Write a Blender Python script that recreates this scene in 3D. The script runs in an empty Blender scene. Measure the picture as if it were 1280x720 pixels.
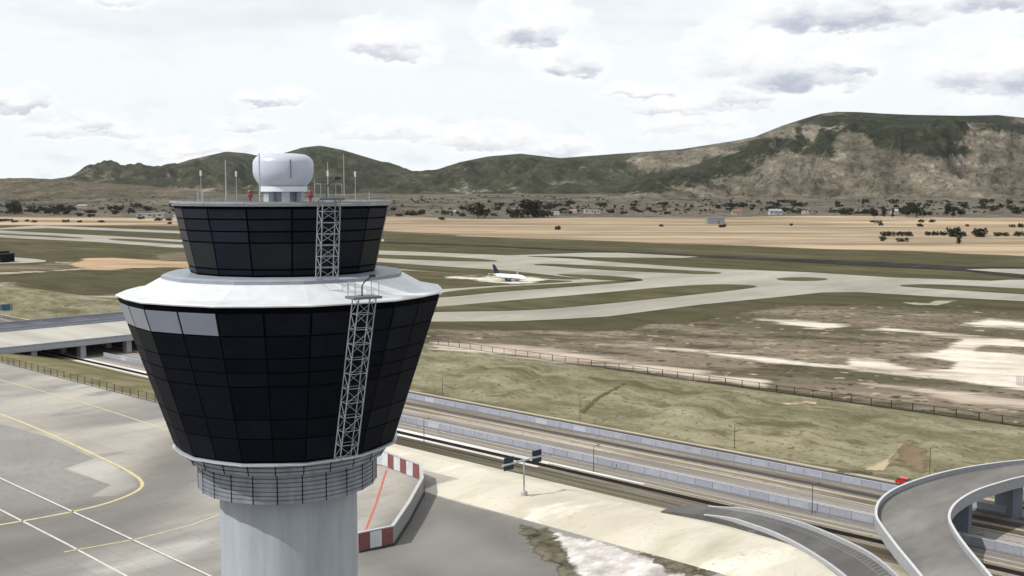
import bpy, bmesh, math, random
from mathutils import Vector, Matrix, noise
random.seed(7)
R = math.radians
C = bpy.context.scene.collection
SC = bpy.context.scene

# ------------------------------------------------------------------ camera
F = 1340.0; H = 65.0; TH = math.atan(120 / F)
cd = bpy.data.cameras.new('camera'); cam = bpy.data.objects.new('camera', cd); C.objects.link(cam)
cam.location = (0, 0, H); cam.rotation_euler = (R(90) - TH, 0, 0)
cd.sensor_width = 36; cd.lens = F / 1280 * 36; cd.clip_start = 1; cd.clip_end = 60000
SC.camera = cam

# ------------------------------------------------------------------ light
SUN_DIR = Vector((-0.80, -0.36, 0.98)).normalized()
SUN_EL = math.asin(SUN_DIR.z); SUN_AZ = math.atan2(SUN_DIR.x, SUN_DIR.y)
sl = bpy.data.lights.new('sun', 'SUN'); sl.energy = 4.4; sl.angle = R(0.5); sl.color = (1, .96, .9)
so = bpy.data.objects.new('sun', sl); C.objects.link(so)
so.rotation_euler = (-SUN_DIR).to_track_quat('-Z', 'Y').to_euler(); so.location = (-200, -150, 300)
SC.view_settings.view_transform = 'Standard'; SC.view_settings.look = 'None'
SC.view_settings.exposure = 0.05; SC.view_settings.gamma = 1

def world():
    w = bpy.data.worlds.new('World'); SC.world = w; w.use_nodes = True
    nt = w.node_tree; nt.nodes.clear(); N = nt.nodes.new; L = nt.links.new
    out = N('ShaderNodeOutputWorld'); bg = N('ShaderNodeBackground'); L(bg.outputs[0], out.inputs[0])
    bg.inputs[1].default_value = 0.1
    sky = N('ShaderNodeTexSky'); sky.sky_type = 'NISHITA'; sky.sun_disc = False
    sky.sun_elevation = SUN_EL; sky.sun_rotation = SUN_AZ; sky.air_density = 1; sky.dust_density = 2
    tc = N('ShaderNodeTexCoord'); sep = N('ShaderNodeSeparateXYZ'); L(tc.outputs['Generated'], sep.inputs[0])
    def M(op, a, b=None, c=None):
        n = N('ShaderNodeMath'); n.operation = op
        for i, v in enumerate((a, b, c)):
            if v is None: continue
            if isinstance(v, (int, float)): n.inputs[i].default_value = v
            else: L(v, n.inputs[i])
        return n.outputs[0]
    el = M('ARCSINE', sep.outputs[2]); az = M('ARCTAN2', sep.outputs[0], sep.outputs[1])
    # projected cloud plane coordinates (cloud layer far above the ground)
    zz = M('ADD', M('MAXIMUM', sep.outputs[2], 0), 0.12)
    cx = N('ShaderNodeCombineXYZ'); L(M('DIVIDE', sep.outputs[0], zz), cx.inputs[0]); L(M('DIVIDE', sep.outputs[1], zz), cx.inputs[1])
    def noi(vec, sc, det, ro=.55):
        n = N('ShaderNodeTexNoise'); L(vec, n.inputs['Vector']); n.inputs['Scale'].default_value = sc
        n.inputs['Detail'].default_value = det; n.inputs['Roughness'].default_value = ro; return n
    ae = N('ShaderNodeCombineXYZ'); L(az, ae.inputs[0]); L(M('MULTIPLY', el, 2.2), ae.inputs[1])
    wn = noi(ae.outputs[0], 18, 6, .62)
    ws = N('ShaderNodeSeparateColor'); L(wn.outputs['Color'], ws.inputs[0])
    w2n = noi(ae.outputs[0], 55, 5, .6); w2s = N('ShaderNodeSeparateColor'); L(w2n.outputs['Color'], w2s.inputs[0])
    azw = M('ADD', M('ADD', az, M('MULTIPLY', M('SUBTRACT', ws.outputs[0], .5), .06)), M('MULTIPLY', M('SUBTRACT', w2s.outputs[0], .5), .018))
    elw = M('ADD', M('ADD', el, M('MULTIPLY', M('SUBTRACT', ws.outputs[1], .5), .03)), M('MULTIPLY', M('SUBTRACT', w2s.outputs[1], .5), .02))
    def ramp(v, a, b):
        n = N('ShaderNodeMapRange'); n.interpolation_type = 'SMOOTHSTEP'; L(v, n.inputs[0])
        n.inputs[1].default_value = a; n.inputs[2].default_value = b; return n.outputs[0]
    # (px, py, half width, half height, strength) of each cloud in degrees-space
    blobs = [(660, 42, 46, 22, .75), (712, 82, 36, 17, .8), (1058, 16, 92, 30, .95), (1000, 95, 60, 26, .95), (935, 82, 60, 28, .35),
             (1062, 88, 32, 10, .6), (1245, 98, 66, 26, .75), (1258, 4, 56, 18, .7), (488, 60, 44, 17, .6), (345, 124, 32, 10, .6),
             (308, 159, 30, 8, .55), (18, 129, 34, 12, .6), (76, 168, 34, 8, .35), (108, 161, 26, 9, .4), (145, 171, 26, 7, .35),
             (800, 115, 36, 8, .5), (836, 137, 38, 9, .5), (934, 122, 34, 9, .5), (600, 178, 60, 14, .35), (905, 128, 60, 10, .3),
             (700, 186, 40, 12, .35), (490, 166, 60, 12, .25), (150, 2, 30, 8, .4), (250, 188, 60, 8, .3), (860, 160, 60, 10, .2)]
    grey = None; glow = None
    for px, py, rw, rh, st in blobs:
        d = cam_dir(px, py + rh * .3); a0 = math.atan2(d.x, d.y); e0 = math.asin(d.z)
        u = M('MULTIPLY', M('SUBTRACT', azw, a0), 1 / (rw / F * 1.1)); v = M('MULTIPLY', M('SUBTRACT', elw, e0), 1 / (rh / F))
        # flat base: below the middle the cloud ends three times as fast
        vv = M('MAXIMUM', M('MULTIPLY', v, .8), M('MULTIPLY', v, -2.2))
        d2 = M('ADD', M('MULTIPLY', u, u), M('MULTIPLY', vv, vv))
        g = M('MULTIPLY', M('MULTIPLY', ramp(d2, 1.45, .1), ramp(v, 1.0, -.35)), min(1, st * 1.25))
        grey = g if grey is None else M('MAXIMUM', grey, g)
        v2 = M('MULTIPLY', M('SUBTRACT', v, .7), .55); u2 = M('MULTIPLY', u, .72)
        w2 = ramp(M('ADD', M('MULTIPLY', u2, u2), M('MULTIPLY', v2, v2)), 1.3, .2)
        glow = w2 if glow is None else M('MAXIMUM', glow, w2)
    veil = noi(cx.outputs[0], 1.3, 7, .6); veil_f = ramp(veil.outputs[0], .3, .6)
    low = M('MULTIPLY', ramp(el, .16, .03), .4)
    veil_f = M('MINIMUM', M('ADD', M('ADD', M('MULTIPLY', veil_f, .18), .8), M('ADD', low, M('MULTIPLY', glow, .3))), 1)
    def mix(f, a, b):
        n = N('ShaderNodeMix'); n.data_type = 'RGBA'; L(f, n.inputs[0]) 
        for i, v in ((6, a), (7, b)):
            if isinstance(v, tuple): n.inputs[i].default_value = (*v, 1)
            else: L(v, n.inputs[i])
        return n.outputs[2]
    fine = noi(ae.outputs[0], 60, 5, .6); ff = ramp(fine.outputs[0], .3, .62)
    c = mix(veil_f, sky.outputs[0], (9.1, 9.55, 9.75))
    c = mix(M('MULTIPLY', glow, ramp(noi(ae.outputs[0], 24, 6, .6).outputs[0], .36, .56)), c, (10.2, 10.2, 10.2))
    puff = ramp(noi(ae.outputs[0], 30, 6, .55).outputs[0], .3, .6)
    c = mix(M('MULTIPLY', grey, M('ADD', .42, M('MULTIPLY', puff, .58))), c, (4.5, 4.9, 6.0))
    wl = noi(ae.outputs[0], 26, 6, .6)
    lowgrey = M('MULTIPLY', M('MULTIPLY', ramp(wl.outputs[0], .5, .68), ramp(el, .11, .04)), .22)
    c = mix(lowgrey, c, (5.6, 5.8, 6.7))
    L(c, bg.inputs[0])

def cam_dir(px, py):
    x = (px - 640) / F; y = -(py - 360) / F
    return Vector((x, math.cos(TH) + y * math.sin(TH), -math.sin(TH) + y * math.cos(TH))).normalized()
world()

# ------------------------------------------------------------------ coordinates
# s runs across the motorway (away from the apron), t runs along it
NS = Vector((.678, .735)); US = Vector((.735, -.678))
def ST(s, t): return (s * NS.x + t * US.x, s * NS.y + t * US.y)
def toST(x, y): return (x * NS.x + y * NS.y, x * US.x + y * US.y)
def lerp(a, b, f): return a + (b - a) * f
def sm(a, b, x):
    f = max(0, min(1, (x - a) / (b - a))); return f * f * (3 - 2 * f)
def pl(pts, x):
    if x <= pts[0][0]: return pts[0][1]
    for (a, b), (c, d) in zip(pts, pts[1:]):
        if x <= c: return lerp(b, d, (x - a) / (c - a))
    return pts[-1][1]
TRENCH = -6.0
def terrain(s, t):
    if s < 154 or s > 316: return 0.0
    if s < 183:
        berm = sm(154, 162, s) * (1 - sm(164, 178, s)) * .9 * sm(-172, -160, t) * (1 - sm(-95, -80, t))
        return berm + TRENCH * max(0, (s - 177) / 27)
    if s < 204: return TRENCH * (s - 177) / 27
    if s < 257: return TRENCH
    f = (s - 257) / (310 - 257); f = min(f, 1)
    z = TRENCH * ((1 - f) ** 1.9)
    a = math.sin(math.pi * f)
    n = noise.fractal(Vector((s * .018, t * .045, 3)), 1, 2, 4)
    g = abs(noise.noise(Vector((s * .012, t * .075, 9))))
    g2 = noise.noise(Vector((s * .02, t * .16, 5))); g3 = noise.noise(Vector((s * .12, t * .12, 8)))
    return z + a * (n * 1.3 - (.25 - g) * 2.8 + g2 * .8 + g3 * .45)
def at(px, py, z=0.0):
    d = cam_dir(px, py); k = (z - H) / d.z
    return (d.x * k, d.y * k)
def ground(px, py):
    z = 0.0
    for _ in range(14):
        x, y = at(px, py, z); z = lerp(z, terrain(*toST(x, y)), .6)
    return Vector((x, y, z))

# ------------------------------------------------------------------ materials
MATS = {}
def base_mat(name):
    m = bpy.data.materials.new(name); m.use_nodes = True
    return m, m.node_tree, m.node_tree.nodes['Principled BSDF']
def plain(name, col, rough=.6, metal=0, spec=.3, var=.12, scale=1.5, bump=0, emit=None, streak=None):
    """paint, concrete, metal: a base colour with a faint wear pattern"""
    if name in MATS: return MATS[name]
    m, nt, b = base_mat(name); N = nt.nodes.new; L = nt.links.new
    b.inputs['Roughness'].default_value = rough; b.inputs['Metallic'].default_value = metal
    b.inputs['Specular IOR Level'].default_value = spec
    g = N('ShaderNodeNewGeometry'); n = N('ShaderNodeTexNoise'); n.inputs['Scale'].default_value = scale; n.inputs['Detail'].default_value = 6
    n.inputs['Roughness'].default_value = .65; L(g.outputs['Position'], n.inputs['Vector'])
    if streak:
        mp = N('ShaderNodeMapping'); mp.inputs['Scale'].default_value = (1, 1, streak); L(g.outputs['Position'], mp.inputs[0]); L(mp.outputs[0], n.inputs['Vector'])
    r = N('ShaderNodeValToRGB'); L(n.outputs[0], r.inputs[0])
    r.color_ramp.elements[0].position = .36 if streak else .3; r.color_ramp.elements[1].position = .7
    r.color_ramp.elements[0].color = (*[c * (1 - var) for c in col], 1); r.color_ramp.elements[1].color = (*[min(1, c * (1 + var)) for c in col], 1)
    L(r.outputs[0], b.inputs['Base Color'])
    if bump:
        bp = N('ShaderNodeBump'); bp.inputs['Strength'].default_value = bump; L(n.outputs[0], bp.inputs['Height']); L(bp.outputs[0], b.inputs['Normal'])
    if emit: b.inputs['Emission Color'].default_value = (*emit, 1); b.inputs['Emission Strength'].default_value = 1
    MATS[name] = m; return m
def soil(name, cols, scale=.05, stretch=(1, 1), detail=8, rough=.62, big=None, speck=None, fuzzy=None, bump=0, bumpscale=None, joints=None, rot=None, spread=(.36, .64), soft=.4):
    """ground: noise through a colour ramp in metres along (s, t); optional large patches, specks, soft broken outline"""
    if name in MATS: return MATS[name]
    m, nt, b = base_mat(name); N = nt.nodes.new; L = nt.links.new
    b.inputs['Roughness'].default_value = .95; b.inputs['Specular IOR Level'].default_value = .02
    g = N('ShaderNodeNewGeometry')
    mp = N('ShaderNodeMapping'); mp.vector_type = 'POINT'; mp.inputs['Rotation'].default_value = (0, 0, R(42.7) if rot is None else rot)
    L(g.outputs['Position'], mp.inputs[0])
    m2 = N('ShaderNodeMapping'); m2.inputs['Scale'].default_value = (stretch[0], stretch[1], 1); L(mp.outputs[0], m2.inputs[0])
    def noi(sc, det=detail, ro=rough, vec=None, dist=0):
        n = N('ShaderNodeTexNoise'); n.inputs['Scale'].default_value = sc; n.inputs['Detail'].default_value = det
        n.inputs['Roughness'].default_value = ro; n.inputs['Distortion'].default_value = dist
        L((vec or m2).outputs[0], n.inputs['Vector']); return n
    n1 = noi(scale)
    r = N('ShaderNodeValToRGB'); L(n1.outputs[0], r.inputs[0]); cr = r.color_ramp
    k = len(cols)
    for i, c in enumerate(cols):
        p = lerp(spread[0], spread[1], i / max(1, k - 1))
        e = cr.elements[i] if i < 2 else cr.elements.new(p)
        e.position = p; e.color = (*c, 1)
    col = r.outputs[0]
    def mixc(f, a, bb, mode='MIX'):
        n = N('ShaderNodeMix'); n.data_type = 'RGBA'; n.blend_type = mode
        if isinstance(f, float): n.inputs[0].default_value = f
        else: L(f, n.inputs[0])
        L(a, n.inputs[6])
        if isinstance(bb, tuple): n.inputs[7].default_value = (*bb, 1)
        else: L(bb, n.inputs[7])
        return n.outputs[2]
    def rng(v, a, bb, c=0., d=1.):
        n = N('ShaderNodeMapRange'); n.interpolation_type = 'SMOOTHSTEP'; L(v, n.inputs[0])
        for i, q in enumerate((a, bb, c, d)): n.inputs[i + 1].default_value = q
        return n.outputs[0]
    for sc, c, a, bb in (big or []):
        col = mixc(rng(noi(sc, 5, .6).outputs[0], a, bb), col, c)
    for sc, c, a, bb in (speck or []):
        col = mixc(rng(noi(sc, 3, .6, mp).outputs[0], a, bb), col, c)
    if joints:
        br = N('ShaderNodeTexBrick'); L(mp.outputs[0], br.inputs[0]); br.offset = 0; br.inputs['Scale'].default_value = 1
        br.inputs['Brick Width'].default_value = joints; br.inputs['Row Height'].default_value = joints
        br.inputs['Mortar Size'].default_value = .06; br.inputs['Color1'].default_value = (1, 1, 1, 1); br.inputs['Color2'].default_value = (.9, .9, .91, 1)
        br.inputs['Mortar'].default_value = (.72, .72, .72, 1)
        col = mixc(1., col, br.outputs[0], 'MULTIPLY')
    L(col, b.inputs['Base Color'])
    if bump:
        nb = noi(bumpscale or scale * 6, 6, .65)
        bp = N('ShaderNodeBump'); bp.inputs['Strength'].default_value = bump; bp.inputs['Distance'].default_value = 1
        L(nb.outputs[0], bp.inputs['Height']); L(bp.outputs[0], b.inputs['Normal'])
    if fuzzy:
        at_ = N('ShaderNodeAttribute'); at_.attribute_name = 'edge'
        amp, fsc = fuzzy
        nf = noi(fsc, 8, .65)
        ad = N('ShaderNodeMath'); ad.operation = 'MULTIPLY_ADD'; L(nf.outputs[0], ad.inputs[0]); ad.inputs[1].default_value = amp * 5
        s2 = N('ShaderNodeMath'); s2.operation = 'SUBTRACT'; L(at_.outputs['Fac'], s2.inputs[0]); s2.inputs[1].default_value = amp * 2.5
        L(s2.outputs[0], ad.inputs[2])
        f = rng(ad.outputs[0], -amp * soft, amp * soft)
        tr = N('ShaderNodeBsdfTransparent'); ms = N('ShaderNodeMixShader'); L(f, ms.inputs[0]); L(tr.outputs[0], ms.inputs[1]); L(b.outputs[0], ms.inputs[2])
        L(ms.outputs[0], nt.nodes['Material Output'].inputs[0])
    if fuzzy: m['amp'] = float(fuzzy[0])
    MATS[name] = m; return m

# ------------------------------------------------------------------ mesh + object helpers
class MB:
    def __init__(s): s.v = []; s.f = []; s.m = []; s.mi = 0
    def face(s, pts, mi=None):
        i = len(s.v); s.v += [tuple(p) for p in pts]; s.f.append(tuple(range(i, i + len(pts)))); s.m.append(s.mi if mi is None else mi)
    def raw(s, vs, fs, mi=None):
        i = len(s.v); s.v += [tuple(p) for p in vs]
        for f in fs: s.f.append(tuple(i + k for k in f)); s.m.append(s.mi if mi is None else mi)
    def box(s, c, size, mat=None, mi=None):
        x, y, z = (q / 2 for q in size); c = Vector(c)
        vs = [Vector((a, b, d)) for a in (-x, x) for b in (-y, y) for d in (-z, z)]
        if mat is not None: vs = [mat @ v for v in vs]
        s.raw([v + c for v in vs], [(0, 1, 3, 2), (4, 6, 7, 5), (0, 4, 5, 1), (2, 3, 7, 6), (0, 2, 6, 4), (1, 5, 7, 3)], mi)
    def bar(s, a, b, w, h=None, mi=None, up=Vector((0, 0, 1))):
        a = Vector(a); b = Vector(b); d = b - a; L_ = d.length
        if L_ < 1e-6: return
        d.normalize(); u = up if abs(d.dot(up)) < .95 else Vector((1, 0, 0))
        sd = d.cross(u).normalized(); u = sd.cross(d); h = h or w
        vs = [p + sd * (i * w / 2) + u * (j * h / 2) for p in (a, b) for i, j in ((-1, -1), (1, -1), (1, 1), (-1, 1))]
        s.raw(vs, [(3, 2, 1, 0), (4, 5, 6, 7), (0, 1, 5, 4), (1, 2, 6, 5), (2, 3, 7, 6), (3, 0, 4, 7)], mi)
    def tube(s, pts, r, n=8, mi=None, cap=True):
        pts = [Vector(p) for p in pts]; rs = r if isinstance(r, (list, tuple)) else [r] * len(pts); rings = []
        for i, p in enumerate(pts):
            d = (pts[min(i + 1, len(pts) - 1)] - pts[max(i - 1, 0)]).normalized()
            u = Vector((0, 0, 1)) if abs(d.z) < .9 else Vector((1, 0, 0)); a = d.cross(u).normalized(); b = a.cross(d)
            rings.append([p + (a * math.cos(2 * math.pi * k / n) + b * math.sin(2 * math.pi * k / n)) * rs[i] for k in range(n)])
        s.loft(rings, mi, cap)
    def loft(s, rings, mi=None, cap=True, capstart=True):
        n = len(rings[0]); vs = [v for r in rings for v in r]; fs = []
        for i in range(len(rings) - 1):
            for k in range(n):
                fs.append((i * n + k, i * n + (k + 1) % n, (i + 1) * n + (k + 1) % n, (i + 1) * n + k))
        if cap:
            fs.append(tuple((len(rings) - 1) * n + k for k in range(n)))
            if capstart: fs.append(tuple(reversed(range(n))))
        s.raw(vs, fs, mi)
    def lathe(s, prof, n=48, c=(0, 0), off=0, mi=None, cap=True):
        s.loft([[(c[0] + r * math.sin(off + 2 * math.pi * k / n), c[1] - r * math.cos(off + 2 * math.pi * k / n), z) for k in range(n)] for r, z in prof], mi, cap)
    def build(s, name, mats, parent=None, smooth=False, origin=None):
        me = bpy.data.meshes.new(name)
        vs = s.v
        if origin is not None: vs = [tuple(Vector(v) - Vector(origin)) for v in vs]
        me.from_pydata(vs, [], s.f); me.update()
        for m in (mats if isinstance(mats, list) else [mats]): me.materials.append(m)
        me.polygons.foreach_set('material_index', s.m)
        bm = bmesh.new(); bm.from_mesh(me); bmesh.ops.remove_doubles(bm, verts=bm.verts, dist=1e-4) if smooth else None
        bmesh.ops.recalc_face_normals(bm, faces=bm.faces) if not getattr(s, 'keepn', False) else None
        bm.to_mesh(me); bm.free()
        if smooth:
            me.polygons.foreach_set('use_smooth', [True] * len(me.polygons))
            me.set_sharp_from_angle(angle=R(40))
        o = bpy.data.objects.new(name, me); C.objects.link(o)
        if origin is not None: o.location = origin
        if parent: o.parent = parent; 
        return o
def tag(o, label=None, cat=None, group=None, kind=None):
    if label: o['label'] = label
    if cat: o['category'] = cat
    if group: o['group'] = group
    if kind: o['kind'] = kind
    return o
def struct(o, label=None, cat=None): return tag(o, label, cat, kind='structure')
def thing(name, label, cat, loc=(0, 0, 0), rz=0, group=None):
    o = bpy.data.objects.new(name, None); C.objects.link(o); o.location = loc; o.rotation_euler.z = rz; o.empty_display_size = .5
    return tag(o, label, cat, group)
def dup(o, loc, rz, label=None, scale=None):
    r = o.copy(); C.objects.link(r); r.location = loc; r.rotation_euler = (0, 0, rz)
    if scale: r.scale = scale
    if label: r['label'] = label
    for ch in list(o.children):
        c = ch.copy(); C.objects.link(c); c.parent = r
        for g in ch.children: d = g.copy(); C.objects.link(d); d.parent = c
    return r

# ================================================================== GROUND
olive = [(.047, .042, .023), (.062, .056, .030), (.080, .071, .041)]
M_air = soil('airfield_grass', olive, .02, (1, 2.5), 8, .65, big=[(.0045, (.105, .088, .05), .52, .7)], speck=[(.4, (.05, .047, .022), .55, .75)])
M_apron = soil('apron_concrete', [(.272, .252, .222), (.322, .298, .264), (.366, .34, .302)], .03, (1, .35), 8, .6,
               big=[(.012, (.20, .192, .182), .48, .62), (.02, (.37, .355, .33), .52, .66), (.11, (.215, .205, .19), .56, .7)], speck=[(.6, (.24, .232, .215), .55, .8), (1.6, (.16, .152, .142), .66, .8)], joints=7.5)
M_sand = soil('pale_sand', [(.40, .365, .295), (.48, .445, .37), (.54, .505, .43)], .03, (1, .3), 8, .6, big=[(.03, (.34, .315, .235), .52, .68), (.09, (.58, .545, .47), .56, .7)], speck=[(.9, (.36, .32, .255), .56, .78)], bump=.35, bumpscale=.3)
M_verge = soil('verge_dirt', [(.055, .048, .032), (.095, .083, .058), (.20, .175, .135)], .06, (.15, 1.2), 8, .65, speck=[(.9, (.06, .055, .035), .55, .75)], bump=.4, bumpscale=.4)
M_bed = soil('road_bed', [(.105, .09, .073), (.185, .162, .134), (.29, .258, .22)], .22, (.06, 1), 9, .72, big=[(.06, (.40, .355, .30), .53, .64), (.09, (.085, .072, .058), .55, .66)], speck=[(.7, (.12, .104, .086), .54, .7)])
M_bank = soil('bank_grass', [(.105, .096, .06), (.165, .151, .098), (.235, .216, .148)], .09, (.4, 1.2), 10, .72, big=[(.025, (.25, .22, .145), .53, .66), (.05, (.085, .079, .045), .52, .66), (.16, (.10, .093, .054), .54, .68)], speck=[(.6, (.09, .083, .046), .54, .7)], bump=1.0, bumpscale=.22)
M_vergegrass = soil('verge_grass', [(.10, .092, .05), (.15, .135, .075), (.20, .175, .10)], .08, (1, .5), 8, .65, speck=[(.9, (.10, .09, .05), .52, .72)], bump=.5, bumpscale=.4)

def axis(lo, hi, dense_lo, dense_hi, step, grow=1.5):
    a = []; x = dense_lo
    while x < dense_hi: a.append(x); x += step
    a.append(dense_hi); d = step
    x = dense_hi
    while x < hi: d *= grow; x += d; a.append(x)
    d = step; x = dense_lo; pre = []
    while x > lo: d *= grow; x -= d; pre.append(x)
    return pre[::-1] + a
def build_ground():
    S = sorted(set(axis(-9000, 16000, 150, 320, 2.2) + [154, 155, 177, 185, 196, 204, 254, 257, 311]))
    S = [s for i, s in enumerate(S) if i == 0 or s - S[i - 1] > .4]
    T = axis(-14000, 14000, -800, 230, 2.6)
    v = []; f = []; mi = []
    for s in S:
        for t in T: x, y = ST(s, t); v.append((x, y, terrain(s, t)))
    n = len(T)
    for i in range(len(S) - 1):
        for j in range(n - 1):
            f.append((i * n + j, i * n + j + 1, (i + 1) * n + j + 1, (i + 1) * n + j))
            s = (S[i] + S[i + 1]) / 2; t = (T[j] + T[j + 1]) / 2
            if s < 155: k = 1
            elif s < 162 and t < -225: k = 1
            elif s < 168 and t < -170: k = 1
            elif s < 185: k = 2 if t > -225 else 6
            elif s < 204: k = 3 if t > -260 else 6
            elif s < 254: k = 4
            elif s < 311: k = 5
            else: k = 0
            if s < 155 and t > 120: k = 3
            mi.append(k)
    me = bpy.data.meshes.new('ground'); me.from_pydata(v, [], f); me.update()
    for m in (M_air, M_apron, M_sand, M_verge, M_bed, M_bank, M_vergegrass): me.materials.append(m)
    me.polygons.foreach_set('material_index', mi); me.polygons.foreach_set('use_smooth', [True] * len(f))
    o = bpy.data.objects.new('ground', me); C.objects.link(o); struct(o)
build_ground()

def chaikin(p, it=2):
    for _ in range(it):
        q = []
        for i in range(len(p)):
            a = p[i]; b = p[(i + 1) % len(p)]
            q.append((lerp(a[0], b[0], .25), lerp(a[1], b[1], .25))); q.append((lerp(a[0], b[0], .75), lerp(a[1], b[1], .75)))
        p = q
    return p
def sheet(name, px, mat, z, it=2):
    """a crisp flat surface (paving, markings) lying on the level ground; outline surveyed on the photograph"""
    p = chaikin(px, it) if it else px
    bm = bmesh.new(); vs = [bm.verts.new((*at(x, y, 0), z)) for x, y in p]; bm.faces.new(vs)
    bmesh.ops.triangulate(bm, faces=bm.faces); bmesh.ops.recalc_face_normals(bm, faces=bm.faces)
    for f_ in bm.faces:
        if f_.normal.z < 0: f_.normal_flip()
    me = bpy.data.meshes.new(name); bm.to_mesh(me); bm.free(); me.materials.append(mat)
    o = bpy.data.objects.new(name, me); C.objects.link(o); return struct(o)
def patch(name, px, mat, z, margin=12, nx=60, ny=24, aniso=3.0, follow=False):
    """a worn or bare patch with a broken outline: a fine grid carrying its distance to the outline"""
    margin = max(margin, 1.6 * mat.get('amp', 0))
    xs = [p[0] for p in px]; ys = [p[1] for p in px]; my = margin / aniso
    x0, x1, y0, y1 = min(xs) - margin, max(xs) + margin, min(ys) - my, max(ys) + my
    def sd(x, y):
        ins = False; d = 1e9
        for i in range(len(px)):
            ax, ay = px[i]; bx, by = px[(i + 1) % len(px)]
            if (ay > y) != (by > y) and x < (bx - ax) * (y - ay) / (by - ay) + ax: ins = not ins
            dx = bx - ax; dy = (by - ay) * aniso; qx = x - ax; qy = (y - ay) * aniso
            k = max(0, min(1, (qx * dx + qy * dy) / (dx * dx + dy * dy + 1e-9)))
            d = min(d, math.hypot(qx - k * dx, qy - k * dy))
        return d if ins else -d
    v = []; ed = []
    for j in range(ny + 1):
        for i in range(nx + 1):
            x = lerp(x0, x1, i / nx); y = lerp(y0, y1, j / ny)
            if follow: g = ground(x, y); v.append((g.x, g.y, g.z + z))
            else: v.append((*at(x, y, 0), z))
            ed.append(sd(x, y))
    f = [(j * (nx + 1) + i, (j + 1) * (nx + 1) + i, (j + 1) * (nx + 1) + i + 1, j * (nx + 1) + i + 1) for j in range(ny) for i in range(nx)]
    f = [q for q in f if max(ed[k] for k in q) > -margin]
    me = bpy.data.meshes.new(name); me.from_pydata(v, [], f); me.update()
    a = me.attributes.new('edge', 'FLOAT', 'POINT'); a.data.foreach_set('value', ed)
    me.materials.append(mat); o = bpy.data.objects.new(name, me); C.objects.link(o); return struct(o)

# --- far dry fields and the rough ground inside the fence
tan = [(.185, .142, .096), (.265, .203, .138), (.35, .275, .192)]
M_tan = soil('dry_field', tan, .012, (.16, 1), 10, .75, big=[(.010, (.165, .132, .09), .52, .62), (.006, (.37, .285, .19), .53, .63), (.03, (.15, .12, .083), .58, .68)], rot=R(7), fuzzy=(5, .01))
patch('dry_field', [(-400, 281), (0, 279), (90, 279.5), (240, 283), (540, 292), (640, 298), (740, 301), (900, 306.5), (1045, 311), (1280, 320), (1700, 332), (1700, 262), (-400, 262)], M_tan, .05, 10, 160, 30)
M_rough = soil('rough_ground', [(.055, .045, .03), (.105, .09, .062), (.17, .14, .105), (.27, .225, .175)], .04, (.5, 1.2), 10, .75,
               big=[(.014, (.165, .132, .10), .52, .64), (.010, (.075, .068, .04), .5, .6)], speck=[(.2, (.05, .043, .028), .54, .66), (.12, (.30, .25, .2), .6, .7)], fuzzy=(14, .03), spread=(.38, .64), rot=R(18))
patch('rough_ground', [(500, 416), (560, 412), (640, 414), (740, 416), (850, 404), (920, 392), (1000, 382), (1080, 379), (1280, 388), (1600, 400), (1600, 580), (1280, 532), (1000, 491), (800, 464), (540, 430)], M_rough, .06, 24, 150, 60)
M_pale = soil('bare_pale_ground', [(.27, .215, .165), (.36, .305, .245), (.45, .40, .33)], .06, (.4, 1.4), 8, .65, big=[(.02, (.28, .215, .16), .56, .72)], fuzzy=(11, .10), rot=R(18), soft=.8)
M_white = soil('bare_white_ground', [(.38, .335, .275), (.50, .455, .385), (.60, .56, .49)], .05, (.4, 1.4), 9, .7, big=[(.03, (.32, .265, .21), .53, .64)], speck=[(.2, (.42, .36, .29), .56, .7)], fuzzy=(8, .10), rot=R(18), soft=.8)
patch('bare_pale_ground', [(540, 436), (540, 428), (640, 430), (720, 442), (860, 462), (960, 478), (960, 486), (800, 462)], M_pale, .10, 16, 90, 20)
patch('bare_pale_ground', [(640, 437), (690, 434), (700, 438), (650, 441)], M_pale, .12, 10, 30, 10)
patch('bare_pale_ground', [(1080, 480), (1140, 488), (1200, 505), (1290, 512), (1290, 500), (1180, 488)], M_pale, .10, 16, 60, 16)
patch('bare_pale_ground', [(800, 431), (860, 437), (960, 448), (1060, 458), (1160, 470), (1160, 473), (1060, 462), (960, 453), (860, 440), (800, 433)], M_white, .14, 3, 150, 24)
patch('bare_white_ground', [(1060, 448), (1107, 452), (1147, 463), (1187, 462), (1197, 453), (1160, 447), (1113, 443), (1173, 441), (1203, 425), (1150, 417), (1080, 412.5), (1107, 410), (1213, 420), (1300, 429), (1300, 435), (1230, 432), (1215, 440), (1300, 444), (1300, 490), (1160, 472), (1060, 460)], M_white, .13, 8, 120, 50)
patch('bare_white_ground', [(1200, 406), (1237, 399.5), (1300, 405), (1300, 412)], M_white, .12, 5, 50, 16)
patch('bare_white_ground', [(945, 399), (1020, 402.5), (1060, 406), (1027, 411), (990, 407)], M_white, .12, 5, 50, 16)
M_tpath = soil('worn_concrete', [(.22, .195, .16), (.30, .27, .225)], .05, (1, 1), fuzzy=(3, .05))
patch('worn_concrete', [(1130, 378.5), (1160, 379.5), (1170, 375), (1197, 376), (1185, 378.5), (1172, 382), (1140, 381)], M_tpath, .12, 4, 40, 16)

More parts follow.
